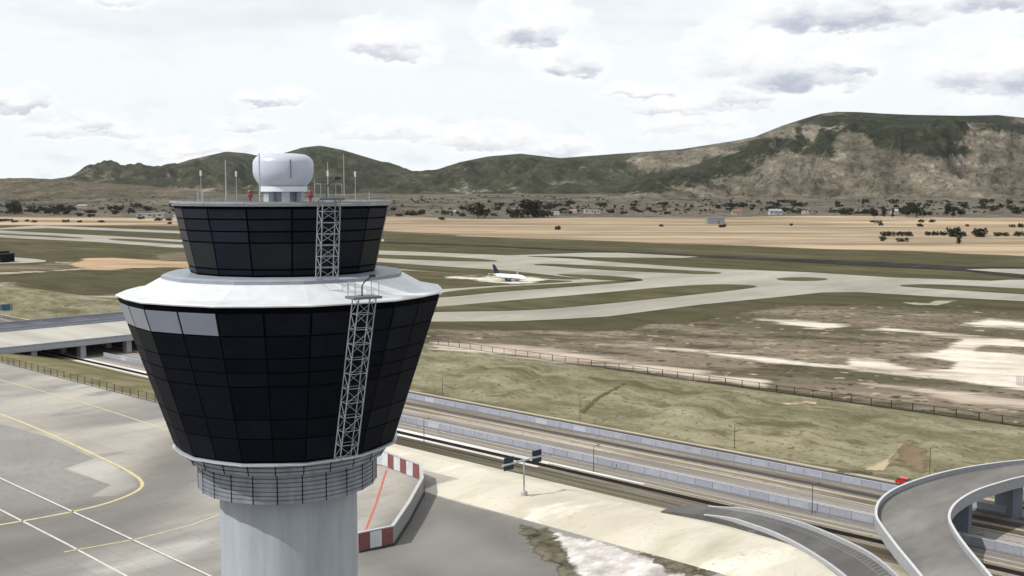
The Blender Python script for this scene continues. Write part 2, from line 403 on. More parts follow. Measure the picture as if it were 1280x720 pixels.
# --- taxiways: paved areas with grass islands left between them
M_taxi = soil('taxiway_concrete', [(.225, .213, .18), (.27, .258, .22), (.315, .302, .262)], .02, (1, .4), 8, .62, big=[(.008, (.20, .192, .165), .54, .68)], speck=[(.12, (.235, .225, .19), .55, .75)])
M_asph = soil('runway_asphalt', [(.022, .020, .018), (.032, .029, .026), (.046, .042, .038)], .03, (1, .2), 7, .6)
M_isl = soil('island_grass', [(.052, .045, .026), (.072, .064, .034), (.095, .083, .047)], .02, (1, 2.5), 8, .65, big=[(.006, (.11, .088, .055), .55, .72)])
sheet('taxiway', [(-250, 276), (0, 285.2), (50, 281.8), (226, 289), (480, 299), (480, 302), (226, 292), (60, 285.3), (0, 287), (-250, 284)], M_taxi, .2, 0)
sheet('taxiway', [(-250, 278), (0, 288.2), (117, 294), (228, 300), (470, 313), (615, 318.6), (722, 324), (740, 326), (875, 335.4), (1010, 340.6), (1120, 347.4), (1238, 351.4), (1262, 350), (1300, 350), (1620, 362), (1620, 396), (1280, 377), (1167, 371), (1074, 365.5), (1027, 366), (980, 371), (877, 381), (760, 396), (700, 399.5), (640, 402), (545, 402.5), (400, 398), (400, 372), (480, 372), (470, 330), (400, 320), (228.6, 310.6), (117, 302.4), (0, 297), (-250, 287)], M_taxi, .2, 0)
sheet('taxiway', [(615, 320), (680, 318), (753, 315.7), (824, 317), (890, 322.7), (740, 322)], M_taxi, .2, 1)
sheet('runway', [(380, 297.5), (470, 301.8), (625, 307.6), (780, 314.4), (888, 319.6), (980, 323.3), (1097, 327.5), (1205, 333.4), (1280, 334.5), (1620, 341), (1620, 364), (1280, 347.6), (1205, 339), (1097, 333.4), (980, 327), (888, 322), (780, 316.3), (625, 309), (470, 303.2), (380, 299)], M_asph, .35, 0)
sheet('taxiway', [(1207, 337.4), (1240, 336.6), (1280, 336.8), (1620, 343), (1620, 358), (1280, 343.6)], M_taxi, .45, 0)
isl = [
 [(360, 311), (470, 318.8), (543, 320.2), (600, 324), (626, 326.4), (612, 327.6), (543, 326), (470, 322.8), (360, 316)],
 [(-250, 282.5), (0, 291.5), (108, 297), (100, 298.8), (0, 293.2), (-250, 283.6)],
 [(126, 299.6), (150, 298), (228, 303), (400, 312), (400, 316.5), (228, 306)],
 [(440, 326), (470, 327.7), (591, 336), (625, 337.7), (712, 347), (735, 349.8), (690, 349.5), (640, 346), (540, 340), (494, 336), (440, 334)],
 [(440, 337), (494, 337.6), (600, 344), (690, 351), (728, 351.8), (650, 356), (612, 357.8), (553, 362), (440, 366)],
 [(520, 372.5), (552, 369.5), (552, 365.5), (615, 359.6), (700, 355.2), (790, 350.6), (806, 350), (800, 352), (700, 360), (640, 363.8), (552, 372.8)],
 [(740, 344), (782, 346.5), (808, 350), (790, 352), (770, 351.2), (738, 349.6), (712, 346.2), (690, 342.6)],
 [(400, 396), (400, 391), (547, 384.7), (615, 378), (740, 367.8), (824, 359.8), (888, 355.6), (935, 356.6), (950, 358.6), (928, 362), (845, 371.2), (740, 382), (654, 389.2), (547, 390)],
 [(660, 331), (688, 330), (740, 332.2), (845, 337.5), (890, 340), (904, 341.4), (896, 342.9), (866, 343), (740, 337.2), (690, 333)],
 [(966, 349.2), (985, 347.2), (1010, 347), (1030, 348.2), (1037, 349.6), (1020, 351.6), (985, 351.6)],
 [(1116, 357.4), (1153, 355.5), (1200, 357), (1280, 361.5), (1620, 378), (1620, 388), (1280, 368.5), (1153, 360.5)],
 [(640, 320.3), (712, 320.6), (740, 322.4), (722, 322.8)],
]
for p in isl: sheet('grass_island', p, M_isl, .4, 2)
M_band = soil('mown_grass', olive, .02, (1, 2.5), 8, .65)
# runway verge: dark worn stripes on the taxiways
M_pad = soil('bleached_pad', [(.42, .395, .32), (.52, .49, .41)], .05, fuzzy=(6, .04))
patch('bleached_pad', [(548, 347), (600, 347.5), (640, 346.5), (690, 350), (670, 354), (640, 355.5), (600, 352.5)], M_pad, .6, 8, 60, 16)
# left side of the airfield
M_otan = soil('orange_dirt', [(.25, .165, .10), (.33, .235, .15), (.40, .30, .20)], .02, (.3, 1.2), 8, .65, big=[(.01, (.24, .165, .10), .53, .68)], fuzzy=(10, .02), rot=R(18))
patch('bare_orange_ground', [(85, 331), (110, 323), (140, 322.3), (190, 326), (290, 331), (290, 334), (200, 333.5), (150, 337), (100, 336)], M_otan, .25, 14, 80, 24)
M_brown = soil('worn_ground', [(.085, .07, .045), (.125, .105, .07), (.17, .14, .098)], .02, (.3, 1.4), 8, .65, fuzzy=(10, .02), rot=R(18))
patch('worn_ground', [(-200, 332), (40, 331), (90, 330), (120, 336), (-200, 346)], M_brown, .2, 14, 60, 20)
patch('worn_ground', [(190, 318), (300, 312), (300, 330), (200, 326)], M_brown, .2, 14, 60, 20)
patch('worn_concrete', [(-200, 338.5), (0, 341), (60, 338.5), (130, 335), (60, 340.5), (0, 343.5), (-200, 343)], M_tpath, .3, 4, 60, 16)
sheet('taxiway', [(-200, 318), (0, 321.5), (30, 322.5), (68, 327), (20, 330), (-200, 332)], M_taxi, .3, 1)
patch('worn_concrete', [(70, 327.5), (95, 328.4), (85, 329.8), (70, 329)], M_tpath, .32, 4, 30, 10)
patch('bare_pale_ground', [(-60, 353), (15, 355), (-10, 358.5), (-60, 357)], M_pale, .2, 8, 30, 10)
patch('bare_pale_ground', [(95, 372), (160, 369.5), (160, 371), (110, 374)], M_pale, .2, 6, 30, 10)

# --- apron markings and patches
M_yel = plain('yellow_marking', (.44, .385, .20), .8, var=.22, scale=.8); M_wht = plain('white_marking', (.48, .455, .42), .8, var=.22, scale=.8)
M_redm = plain('red_marking', (.38, .10, .06), .8, var=.25, scale=.5)
def stripe(name, px, w, mat, z=.02, smoothit=0):
    p = px
    for _ in range(smoothit):
        q = [p[0]]
        for a, b in zip(p, p[1:]): q += [(lerp(a[0], b[0], .25), lerp(a[1], b[1], .25)), (lerp(a[0], b[0], .75), lerp(a[1], b[1], .75))]
        p = q + [p[-1]]
    pts = [Vector(at(*q)) for q in p]; L_ = []; R_ = []
    for i, q in enumerate(pts):
        d = (pts[min(i + 1, len(pts) - 1)] - pts[max(i - 1, 0)]).normalized(); n = Vector((-d.y, d.x)) * w / 2
        L_.append((*(q + n), z)); R_.append((*(q - n), z))
    m = MB(); m.keepn = True
    m.raw(L_ + R_, [(i, len(pts) + i, len(pts) + i + 1, i + 1) for i in range(len(pts) - 1)])
    return struct(m.build(name, mat))
stripe('taxi_line', [(-120, 446), (0, 474.5), (100, 502), (200, 534), (330, 575)], .45, M_yel)
stripe('taxi_line', [(-120, 480), (0, 516.5), (60, 541), (120, 569), (160, 588), (181, 603), (172, 615), (130, 631), (70, 644), (0, 656)], .75, M_yel, smoothit=3)
stripe('taxi_line', [(80, 690), (170, 674), (240, 656), (330, 622)], .4, M_yel)
stripe('stand_line', [(-100, 552), (0, 597.5), (120, 653), (265, 721), (420, 800)], .42, M_wht)
stripe('stand_line', [(-100, 590), (0, 637), (80, 678), (160, 721), (300, 800)], .42, M_wht)
stripe('stand_line', [(-100, 553.6), (0, 599.3), (120, 654.8), (265, 722.8)], .12, plain('dark_line', (.06, .055, .05)), z=.03)
M_patchd = soil('apron_patch', [(.20, .192, .182), (.235, .225, .212)], .06, (1, 1), 7, .6, speck=[(.6, (.185, .178, .168), .5, .7)])
M_patchl = soil('apron_pale_patch', [(.325, .31, .29), (.36, .345, .322)], .06, (1, 1), 7, .6)
sheet('apron_patch', [(-150, 560), (-20, 524), (60, 546), (118, 573), (80, 586), (138, 606), (112, 620), (125, 629), (60, 640), (20, 648), (-150, 600)], M_patchd, .008, 0)
sheet('apron_patch', [(86, 586), (130, 576), (165, 596), (172, 608), (145, 620), (115, 621), (140, 607)], M_patchl, .012, 0)
M_soft = soil('apron_dark_streak', [(.165, .157, .148), (.20, .191, .18)], .05, (1, .3), fuzzy=(26, .015), soft=2.2)
patch('apron_stain_shade', [(-60, 650), (80, 644), (170, 615), (230, 560), (250, 570), (230, 620), (150, 660), (40, 690), (-60, 700)], M_soft, .016, 40, 60, 30, 1.5)
patch('apron_stain_shade', [(530, 610), (600, 640), (640, 662), (700, 720), (560, 740), (470, 700), (500, 660)], M_soft, .016, 30, 50, 30, 1.5)  # shade beside the blast wall and greyer paving, painted as one dark tone
M_rock = soil('white_rubble', [(.30, .27, .25), (.45, .42, .40), (.62, .60, .58)], .25, (1, .5), 9, .7, fuzzy=(10, .25), bump=.5, bumpscale=.8)
M_dgrass = soil('dark_scrub_patch', [(.035, .03, .022), (.09, .08, .055), (.16, .14, .11)], .3, (1, .6), 8, .7, fuzzy=(10, .3))
patch('white_rubble', [(693, 666), (760, 680), (800, 694), (850, 712), (930, 745), (760, 760), (720, 710)], M_rock, .05, 12, 60, 40, 1.5)
patch('dark_scrub', [(650, 657), (690, 662), (697, 672), (720, 712), (716, 730), (690, 705), (655, 672)], M_dgrass, .045, 14, 50, 30, 1.5)
patch('dark_scrub', [(800, 690), (850, 702), (895, 714), (880, 722), (840, 716), (810, 700)], M_dgrass, .06, 10, 50, 24, 1.5)

# --- motorway strips along the cutting
def strip(name, s0, s1, mat, dz=.02, t0=-1400, t1=320, step=20):
    m = MB(); m.keepn = True; n = int((t1 - t0) / step); v = []
    for i in range(n + 1):
        t = t0 + i * step
        for s in (s0, s1): v.append((*ST(s, t), terrain(s, t) + dz))
    m.raw(v, [(2 * i, 2 * i + 2, 2 * i + 3, 2 * i + 1) for i in range(n)]); o = m.build(name, mat)
    for p in o.data.polygons:
        if p.normal.z < 0: p.flip()
    return struct(o)
M_road = soil('old_asphalt', [(.145, .132, .12), (.20, .184, .168), (.26, .24, .22)], .2, (.05, 1), 8, .65, speck=[(.8, (.12, .11, .1), .55, .75)])
M_dkroad = soil('dark_asphalt', [(.05, .047, .048), (.07, .066, .068), (.09, .084, .084)], .12, (.08, 1), 8, .6)
M_conc = soil('pale_concrete', [(.38, .36, .34), (.5, .48, .46), (.6, .58, .56)], .2, (.1, 1), 8, .65)
M_black = soil('strip_black', [(.012, .011, .010), (.02, .018, .016)], .2)  # near-black tone for the flat strips beside the kerbs
M_kerbsand = soil('kerb_sand', [(.30, .26, .19), (.40, .35, .27)], .2, (.2, 1))
strip('road', 246, 252.6, M_dkroad, .03); strip('road', 219.6, 229.5, M_road, .03); strip('kerb_strip', 230.2, 230.9, M_kerbsand, .04); strip('kerb_strip', 213.0, 213.4, M_kerbsand, .05); strip('kerb_strip', 234.2, 235.3, M_kerbsand, .05); strip('road', 237.0, 239.4, M_dkroad, .045); strip('kerb_strip', 224.4, 224.7, M_conc, .05); strip('road', 249.6, 250.0, M_road, .05); strip('road', 211.2, 216.0, M_road, .03)
strip('kerb_strip', 253.2, 254.6, M_kerbsand, .05)
strip('black_strip', 206.2, 208.6, M_black, .03); strip('kerb_strip', 208.6, 210.8, M_conc, .04, -1400, -180); strip('kerb_strip', 209.6, 210.8, M_conc, .04, -180, -150, 10); strip('kerb_strip', 210.2, 210.8, M_kerbsand, .04, -150, 300)
strip('kerb_strip', 204.4, 205.8, M_conc, .04, -1400, -180); strip('black_strip', 197.6, 198.6, M_black, .06, -1400, -180, 4)
M_lane = plain('lane_marking', (.55, .53, .5), .8, var=.2)
strip('lane_marking', 246.4, 246.6, M_lane, .05)
# dark streaks, one a painted post shadow, and a sandy washout on the bank
M_gul = soil('sandy_washout', [(.28, .235, .15), (.38, .32, .22)], .1, fuzzy=(6, .15))
M_gdk = soil('post_shadow_dark_soil', [(.07, .062, .036), (.10, .09, .052)], .1, fuzzy=(2, .3), soft=.9)
M_gbr = soil('brown_bank_soil', [(.13, .10, .062), (.17, .13, .085)], .1, fuzzy=(14, .08))
patch('sandy_washout', [(1085, 588), (1098, 584), (1108, 572), (1120, 560), (1130, 553), (1127, 560), (1112, 578), (1104, 589)], M_gul, .16, 8, 40, 40, 1.2, True)
patch('brown_soil', [(1112, 580), (1124, 563), (1145, 560), (1165, 572), (1150, 588)], M_gbr, .14, 16, 40, 30, 1.2, True)
patch('bank_dark_streak', [(726, 514), (745, 498), (770, 484), (780, 480), (776, 483), (748, 499), (730, 516)], M_gdk, .16, 5, 40, 40, 1.2, True)  # lamp post's cast shadow painted on the bank as a dark streak
patch('bank_dark_streak', [(1050, 588), (1090, 590), (1090, 593), (1040, 590)], M_gdk, .14, 8, 40, 20, 1.2, True)
patch('sandy_washout', [(975, 503), (1008, 502), (1018, 505), (985, 506)], M_gul, .16, 5, 40, 16, 1.5, True)

# ================================================================== HILLS
def hillmat(name, scrub, bare, sc=.004, streak=.012):
    m, nt, b = base_mat(name); N = nt.nodes.new; L = nt.links.new
    b.inputs['Roughness'].default_value = .95; b.inputs['Specular IOR Level'].default_value = .05
    g = N('ShaderNodeNewGeometry')
    def noi(s, d=8, ro=.65, st=None):
        n = N('ShaderNodeTexNoise'); n.inputs['Scale'].default_value = s; n.inputs['Detail'].default_value = d; n.inputs['Roughness'].default_value = ro
        if st:
            mp = N('ShaderNodeMapping'); mp.inputs['Scale'].default_value = st; mp.inputs['Rotation'].default_value = (0, 0, .5); L(g.outputs['Position'], mp.inputs[0]); L(mp.outputs[0], n.inputs['Vector'])
        else: L(g.outputs['Position'], n.inputs['Vector'])
        return n.outputs[0]
    def rampc(v, cols):
        r = N('ShaderNodeValToRGB'); L(v, r.inputs[0])
        for i, c in enumerate(cols):
            p = lerp(.36, .66, i / (len(cols) - 1)); e = r.color_ramp.elements[i] if i < 2 else r.color_ramp.elements.new(p)
            e.position = p; e.color = (*c, 1)
        return r.outputs[0]
    a = N('ShaderNodeAttribute'); a.attribute_name = 'scrub'
    n1 = noi(sc, 9, .72); n2 = noi(sc * 6, 9, .78)
    cs = rampc(n2, scrub); cb = rampc(noi(streak, 9, .75, (1, .35, 2.2)), bare)
    f = N('ShaderNodeMath'); f.operation = 'MULTIPLY_ADD'; L(n1, f.inputs[0]); f.inputs[1].default_value = 2.2; 
    s_ = N('ShaderNodeMath'); s_.operation = 'SUBTRACT'; L(a.outputs['Fac'], s_.inputs[0]); s_.inputs[1].default_value = 1.1; L(s_.outputs[0], f.inputs[2])
    n3 = noi(sc * 9, 5, .7)
    f2 = N('ShaderNodeMath'); f2.operation = 'MULTIPLY_ADD'; L(n3, f2.inputs[0]); f2.inputs[1].default_value = 2.0; L(f.outputs[0], f2.inputs[2])
    mr = N('ShaderNodeMapRange'); mr.interpolation_type = 'SMOOTHSTEP'; L(f2.outputs[0], mr.inputs[0]); mr.inputs[1].default_value = 1.28; mr.inputs[2].default_value = 1.72
    mx = N('ShaderNodeMix'); mx.data_type = 'RGBA'; L(mr.outputs[0], mx.inputs[0]); L(cb, mx.inputs[6]); L(cs, mx.inputs[7]); L(mx.outputs[2], b.inputs['Base Color'])
    n4 = noi(.045, 4, .7); sp = N('ShaderNodeMapRange'); L(n4, sp.inputs[0]); sp.inputs[1].default_value = .53; sp.inputs[2].default_value = .62; sp.inputs[4].default_value = .6
    m4 = N('ShaderNodeMix'); m4.data_type = 'RGBA'; L(sp.outputs[0], m4.inputs[0]); L(mx.outputs[2], m4.inputs[6]); m4.inputs[7].default_value = (*[c * 1.1 for c in scrub[0]], 1); L(m4.outputs[2], b.inputs['Base Color'])
    bp = N('ShaderNodeBump'); bp.inputs['Strength'].default_value = .9; bp.inputs['Distance'].default_value = 30; L(n2, bp.inputs['Height']); L(bp.outputs[0], b.inputs['Normal'])
    return m
SCRUB = [(.018, .019, .012), (.032, .035, .020), (.06, .06, .037), (.105, .10, .068)]
SCRUB_D = [(.012, .014, .009), (.022, .025, .014), (.040, .042, .024), (.075, .072, .048)]
BARE = [(.065, .059, .043), (.12, .106, .08), (.195, .17, .13), (.36, .318, .255)]
M_hill = hillmat('hill_scrub', SCRUB, BARE, .0016, .005)
M_mount = hillmat('mountain_scrub', SCRUB_D, BARE, .0022, .006)
M_pied = hillmat('plain_scrub', SCRUB, [(.115, .10, .076), (.175, .152, .118), (.25, .218, .17)], .004, .01)
def zr(py, D): return H - (py - 240) * D / F
PIED = [(2100, 0), (2600, 8), (3300, 30), (4300, 52), (6000, 60), (9000, 55)]
def pied(D): return pl(PIED, D)
def polar(name, x0, x1, nx, rows, zf, scrubf, mat, namp):
    v = []; f = []; at_ = []
    for j, D in enumerate(rows):
        for i in range(nx + 1):
            px = lerp(x0, x1, i / nx); x = (px - 640) / F * D; z, k = zf(px, D)
            if k > 0:
                q = Vector((x * .0011, D * .0011, 1.7)); n = noise.ridged_multi_fractal(q, 1, 2.1, 6, 1, 2) - 1.1
                n += .6 * noise.fractal(Vector((x * .006, D * .006, 4)), .8, 2, 4)
                z += n * namp * k
            v.append((x, D, z)); at_.append(scrubf(px, 240 + (H - z) * F / D, D))
    n = nx + 1
    f = [(j * n + i, j * n + i + 1, (j + 1) * n + i + 1, (j + 1) * n + i) for j in range(len(rows) - 1) for i in range(nx)]
    me = bpy.data.meshes.new(name); me.from_pydata(v, [], f); me.update()
    a = me.attributes.new('scrub', 'FLOAT', 'POINT'); a.data.foreach_set('value', at_); me.materials.append(mat)
    me.polygons.foreach_set('use_smooth', [True] * len(f))
    o = bpy.data.objects.new(name, me); C.objects.link(o); return struct(o)
def blob(px, py, L_):
    return max([0] + [st * max(0, 1 - ((px - a) / w) ** 2 - ((py - b) / h) ** 2) for a, b, w, h, st in L_])
def rows(a, b, n): return [a + (b - a) * (i / n) for i in range(n + 1)]
def pied_f(px, D):
    k = sm(2300, 3500, D)
    return pied(D) + (2.2 * noise.fractal(Vector(((px - 640) / F * D * .004, D * .004, 7)), 1, 2, 4)) * k, 0
polar('plain', -500, 1800, 230, rows(2100, 7600, 60), pied_f, lambda px, py, D: .24 + .12 * sm(2600, 3200, D) - .15 * sm(600, 1300, px), M_pied, 0)
RIDGE = [(-600, 226), (-200, 228), (60, 225), (90, 221), (120, 210), (150, 206), (185, 209), (205, 211), (240, 200), (285, 190), (310, 192), (335, 197), (360, 191), (380, 185), (402, 182.5), (430, 188), (470, 200), (520, 215), (548, 212), (575, 203), (610, 196), (650, 192.5), (700, 198), (760, 193.5), (850, 187), (920, 176), (1000, 160), (1800, 160)]
def hill_f(px, D):
    D0, D1 = 5000, 7000
    zt = zr(pl(RIDGE, px), D1); zb = pied(D0) - 3
    if D <= D1:
        f = max(0, (D - D0) / (D1 - D0)); g = sm(0, 1, f) * .55 + f * .45
        return lerp(zb, zt, g), math.sin(math.pi * min(1, f)) * (1 - f ** 3) * 1.1 * min(1, max(.15, (zt - zb) / 180))
    return lerp(zt, 20, sm(D1, D1 + 2500, D)), .0
polar('hills', -500, 1250, 420, rows(4990, 7000, 54) + rows(7060, 9500, 14), hill_f,
      lambda px, py, D: .92 - .75 * sm(226, 238, py) * sm(420, 100, px) - .3 * blob(px, py, [(690, 229, 60, 5, 1)]) - 1.1 * blob(px, py, [(830, 200, 60, 16, 1), (900, 182, 50, 18, 1), (255, 197, 10, 4, .7)]), M_hill, 100)
MRIDGE = [(600, 262), (640, 249), (720, 243), (780, 232), (840, 214), (880, 203), (905, 190), (940, 172), (975, 158), (1000, 150), (1022, 143.5), (1040, 141), (1070, 141.5), (1100, 143.5), (1140, 145), (1200, 146), (1240, 145), (1280, 149), (1400, 158), (1600, 180), (1900, 215)]
def mount_f(px, D):
    D0, D1 = 3700, 5400
    zt = zr(pl(MRIDGE, px), D1); zb = pied(D0) - 2
    if zt < zb: zt = zb
    if D <= D1:
        f = max(0, (D - D0) / (D1 - D0)); g = lerp(f ** 1.7, sm(0, 1, f), .45)
        return lerp(zb, zt, g), math.sin(math.pi * min(1, f)) * (1 - f ** 3) * 1.3 * min(1, max(0, (zt - zb) / 260))
    return lerp(zt, min(zt, 20), sm(D1, D1 + 2500, D)), 0
DARK = [(1130, 165, 95, 32, 1.5), (1070, 152, 60, 18, 1.4), (1175, 182, 60, 18, 1.2), (1020, 178, 60, 28, 1.3), (960, 190, 60, 24, 1.3), (900, 208, 70, 20, 1.3), (840, 222, 90, 16, 1.3), (760, 234, 110, 12, 1.3), (1020, 152, 40, 14, 1.2), (1250, 162, 60, 16, .9), (1200, 150, 90, 7, 1.2)]
BALD = [(1062, 182, 30, 18, 1.3), (1010, 164, 12, 14, .9), (1235, 178, 50, 16, .8), (985, 205, 40, 14, 1.)]
polar('mountain', 560, 1750, 420, rows(3690, 5400, 72) + rows(5450, 8000, 14), mount_f,
      lambda px, py, D: -.06 + min(1.0, blob(px, py, DARK)) - blob(px, py, BALD), M_mount, 150)
FRIDGE = [(-600, 222), (-100, 224), (0, 223.5), (40, 223), (80, 225), (130, 229), (170, 231), (210, 235), (260, 240), (330, 245), (420, 250)]
def foot_f(px, D):
    D0, D1 = 3600, 4600
    zt = max(zr(pl(FRIDGE, px), D1), pied(D1) - 4); zb = pied(D0) - 2
    if D <= D1:
        f = max(0, (D - D0) / (D1 - D0))
        return lerp(zb, zt, sm(0, 1, f)), math.sin(math.pi * f) * min(1, max(0, (zt - zb) / 60))
    return lerp(zt, 20, sm(D1, D1 + 1500, D)), 0
polar('foothills', -500, 460, 240, rows(3590, 4600, 50) + rows(4640, 6200, 10), foot_f, lambda px, py, D: .22, hillmat('foothill_scrub', SCRUB, [(.08, .07, .05), (.14, .12, .085), (.24, .205, .15)], .006, .012), 12)

def field_slope():
    v = []; ed = []; nx, ny = 170, 16; top = [(-400, 272), (0, 271), (240, 272), (480, 271), (600, 273), (760, 272), (900, 271.5), (1050, 269), (1150, 271), (1280, 272), (1700, 273)]
    for j in range(ny + 1):
        for i in range(nx + 1):
            px = lerp(-400, 1700, i / nx); D = lerp(2095, 3000, j / ny); x = (px - 640) / F * D; z = pied(D)
            v.append((x, D, z + min(.5, .06 + (D - 2095) * .003))); ed.append((240 + (H - z) * F / D - pl(top, px)) * 3)
    f = [(j * (nx + 1) + i, j * (nx + 1) + i + 1, (j + 1) * (nx + 1) + i + 1, (j + 1) * (nx + 1) + i) for j in range(ny) for i in range(nx)]
    me = bpy.data.meshes.new('dry_field'); me.from_pydata(v, [], f); me.update(); a = me.attributes.new('edge', 'FLOAT', 'POINT'); a.data.foreach_set('value', ed)
    me.materials.append(M_tan)
    o = bpy.data.objects.new('dry_field', me); C.objects.link(o); struct(o)
field_slope()

# ================================================================== CONTROL TOWER
AX, AY = -12.74, 60.0
def build_tower():
    root = thing('control_tower', 'tall control tower with flared dark glass body, white sloped roof and radome on top', 'control tower', (AX, AY, 0))
    view = math.atan2(-AX, AY)      # bearing of the observer side seen from the axis
    dark = plain('dark_mullion', (.0018, .0022, .004), .6, spec=.02, var=.2)
    tones = []
    for nm, c, ro in (('panel_navy', (.0076, .0092, .0145), .45), ('panel_slate', (.0088, .0106, .0158), .45), ('panel_black', (.0055, .0065, .0105), .45), ('panel_green_tint', (.0085, .0112, .0125), .45)):
        tones.append(plain(nm, c, ro, spec=.02, var=.2, scale=.8))
    palem = plain('sky_reflect_glass', (.155, .172, .215), .3, spec=.3, var=.06)  # sky reflection put into the colour of the pale panes
    white = plain('white_roof_paint', (.50, .51, .53), .3, spec=.5, var=.12, scale=.8)
    grey = plain('grey_trim_metal', (.25, .27, .31), .45, metal=.3, var=.12)
    silver = plain('silver_trim', (.48, .50, .55), .35, metal=.5, var=.1)
    P_ = lambda r, a, z: Vector((r * math.sin(a), -r * math.cos(a), z))
    def rr(r, k, n): return r * (.982 if n == 24 and k % 2 and r > 6 else 1)
    def shell(mb, prof, n, off, mi=0):
        mb.loft([[P_(rr(r, k, n), off + 2 * math.pi * k / n, z) for k in range(n)] for r, z in prof], mi, True)
    def facet_panels(mb, n, off, i, zr_, cols, rows_, gap=.05, proud=.035, pick=None):
        """panes of facet i; zr_ = (z_top, r_top, z_bot, r_bot), rows_ = fractions from the top"""
        zt, rt, zb, rb = zr_; a0 = off + 2 * math.pi * i / n; a1 = off + 2 * math.pi * (i + 1) / n
        def pt(u, f):
            r = lerp(rt, rb, f); z = lerp(zt, zb, f); return P_(rr(r, i, n), a0, z).lerp(P_(rr(r, i + 1, n), a1, z), u)
        nrm = (pt(1, 0) - pt(0, 0)).cross(pt(0, 1) - pt(0, 0)).normalized()
        mid = pt(.5, .5); 
        if nrm.dot(Vector((mid.x, mid.y, 0))) < 0: nrm = -nrm
        wid = (pt(1, 0) - pt(0, 0)).length / cols; hei = (pt(0, 1) - pt(0, 0)).length
        for c in range(cols):
            for r_, (f0, f1) in enumerate(zip(rows_, rows_[1:])):
                gu = gap / wid / cols; gf = gap / hei
                q = [pt(c / cols + gu, f0 + gf), pt((c + 1) / cols - gu, f0 + gf), pt((c + 1) / cols - gu, f1 - gf), pt(c / cols + gu, f1 - gf)]
                til = [random.uniform(-.006, .006) for _ in range(2)]
                o_ = [p + nrm * (proud + til[0] * (1 if k in (0, 3) else -1) + til[1] * (1 if k < 2 else -1)) for k, p in enumerate(q)]
                b_ = [p - nrm * .02 for p in q]
                mb.raw(o_ + b_, [(0, 1, 2, 3), (0, 4, 5, 1), (1, 5, 6, 2), (2, 6, 7, 3), (3, 7, 4, 0)], pick(c, r_))
    # shaft
    m = MB(); m.lathe([(4.6, -.3), (4.6, 1.2), (3.86, 2.5), (3.84, 30), (3.84, 48.75)], 64)
    conc = plain('shaft_concrete', (.285, .31, .345), .6, spec=.25, var=.13, scale=1.1, streak=.12)
    m.build('shaft', conc, root, True)
    for z in range(6, 48, 6):
        m = MB(); m.lathe([(3.84, z), (3.853, z + .02), (3.853, z + .07), (3.84, z + .09)], 64, cap=False); m.build('shaft_joint', plain('joint_grey', (.26, .28, .31), .7), root)
    # collar of horizontal slats under the body
    n12 = 24; off12 = R(8) + view
    csm = plain('collar_slat_metal', (.20, .22, .26), .5, metal=.2, var=.22, scale=1.5, streak=.3); gapm = plain('collar_gap', (.06, .066, .08), .6)
    m = MB(); shell(m, [(4.9, 48.62), (4.9, 50.22), (5.42, 50.27), (5.62, 50.98)], 24, off12); m.build('collar', gapm, root)
    m = MB()
    prof = []
    for i in range(7):
        z = 48.63 + i * .232; prof += [(4.91, z), (4.97, z + .012), (4.985, z + .19), (4.91, z + .2)]
    shell(m, prof, 24, off12); m.build('collar_band', csm, root)
    m = MB(); prof = []
    for i in range(3):
        z = 50.28 + i * .235; r0 = 5.47 + i * .065; prof += [(r0 - .06, z), (r0, z + .012), (r0 + .05, z + .19), (r0 - .02, z + .2)]
    shell(m, prof, 24, off12); m.build('collar_band', csm, root)
    for k in range(24):
        a = off12 + 2 * math.pi * k / 24; m = MB(); m.bar(P_(4.965, a, 48.63), P_(4.97, a, 50.2), .05, .05); m.bar(P_(5.47, a, 50.29), P_(5.65, a, 50.95), .045, .045); m.build('collar_mullion', dark, root)
    # lower body
    LB = (59.35, 8.84, 51.1, 6.12)
    m = MB(); shell(m, [(6.1, 51.06), (6.12, 51.1), (8.84, 59.35), (8.86, 59.5)], n12, off12); m.build('body_frame', dark, root)
    rows_ = [.02, .165, .305, .395, .485, .70, .83, .985]
    for i in range(n12):
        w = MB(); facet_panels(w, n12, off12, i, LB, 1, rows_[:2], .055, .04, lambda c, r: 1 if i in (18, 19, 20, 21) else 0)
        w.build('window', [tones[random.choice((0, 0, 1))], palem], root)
        w = MB(); facet_panels(w, n12, off12, i, LB, 1, rows_[1:], .035, .03, lambda c, r: random.choices((0, 1, 2, 3), (5, 1, 6, 1))[0] if r < 1 else random.choices((0, 2), (1, 9))[0])
        w.build('cladding_panel', tones, root)
    m = MB(); shell(m, [(6.16, 50.98), (6.3, 51.0), (6.3, 51.1), (6.16, 51.12)], 24, off12); m.build('trim_ring', silver, root)
    # white roof of the body
    m = MB(); shell(m, [(8.86, 59.44), (8.95, 59.46), (8.97, 59.52), (8.9, 59.58), (8.35, 59.62), (8.1, 59.66), (7.9, 59.74), (6.78, 60.35), (6.5, 60.36)], n12, off12); m.build('roof', white, root)
    n16 = 16; off16 = R(4) + view
    m = MB(); shell(m, [(6.62, 60.3), (6.62, 60.52), (6.45, 60.6), (5.0, 60.62)], n12, off12); m.build('gutter_ring', plain('gutter_grey', (.22, .24, .28), .45, var=.12), root)
    # cab
    CB = (64.22, 5.86, 60.66, 5.08)
    m = MB(); shell(m, [(5.05, 60.6), (5.08, 60.66), (5.86, 64.22), (5.88, 64.3)], n16, off16); m.build('cab_frame', dark, root)
    rw = [.015, .17, .345, .51, .90, .99]
    cabt = [plain(a, b, .35, spec=.08, var=.15, scale=.8) for a, b in (('cab_navy', (.012, .015, .024)), ('cab_slate', (.0145, .0175, .027)), ('cab_black', (.009, .011, .017)), ('cab_green_tint', (.0125, .0165, .0185)))]
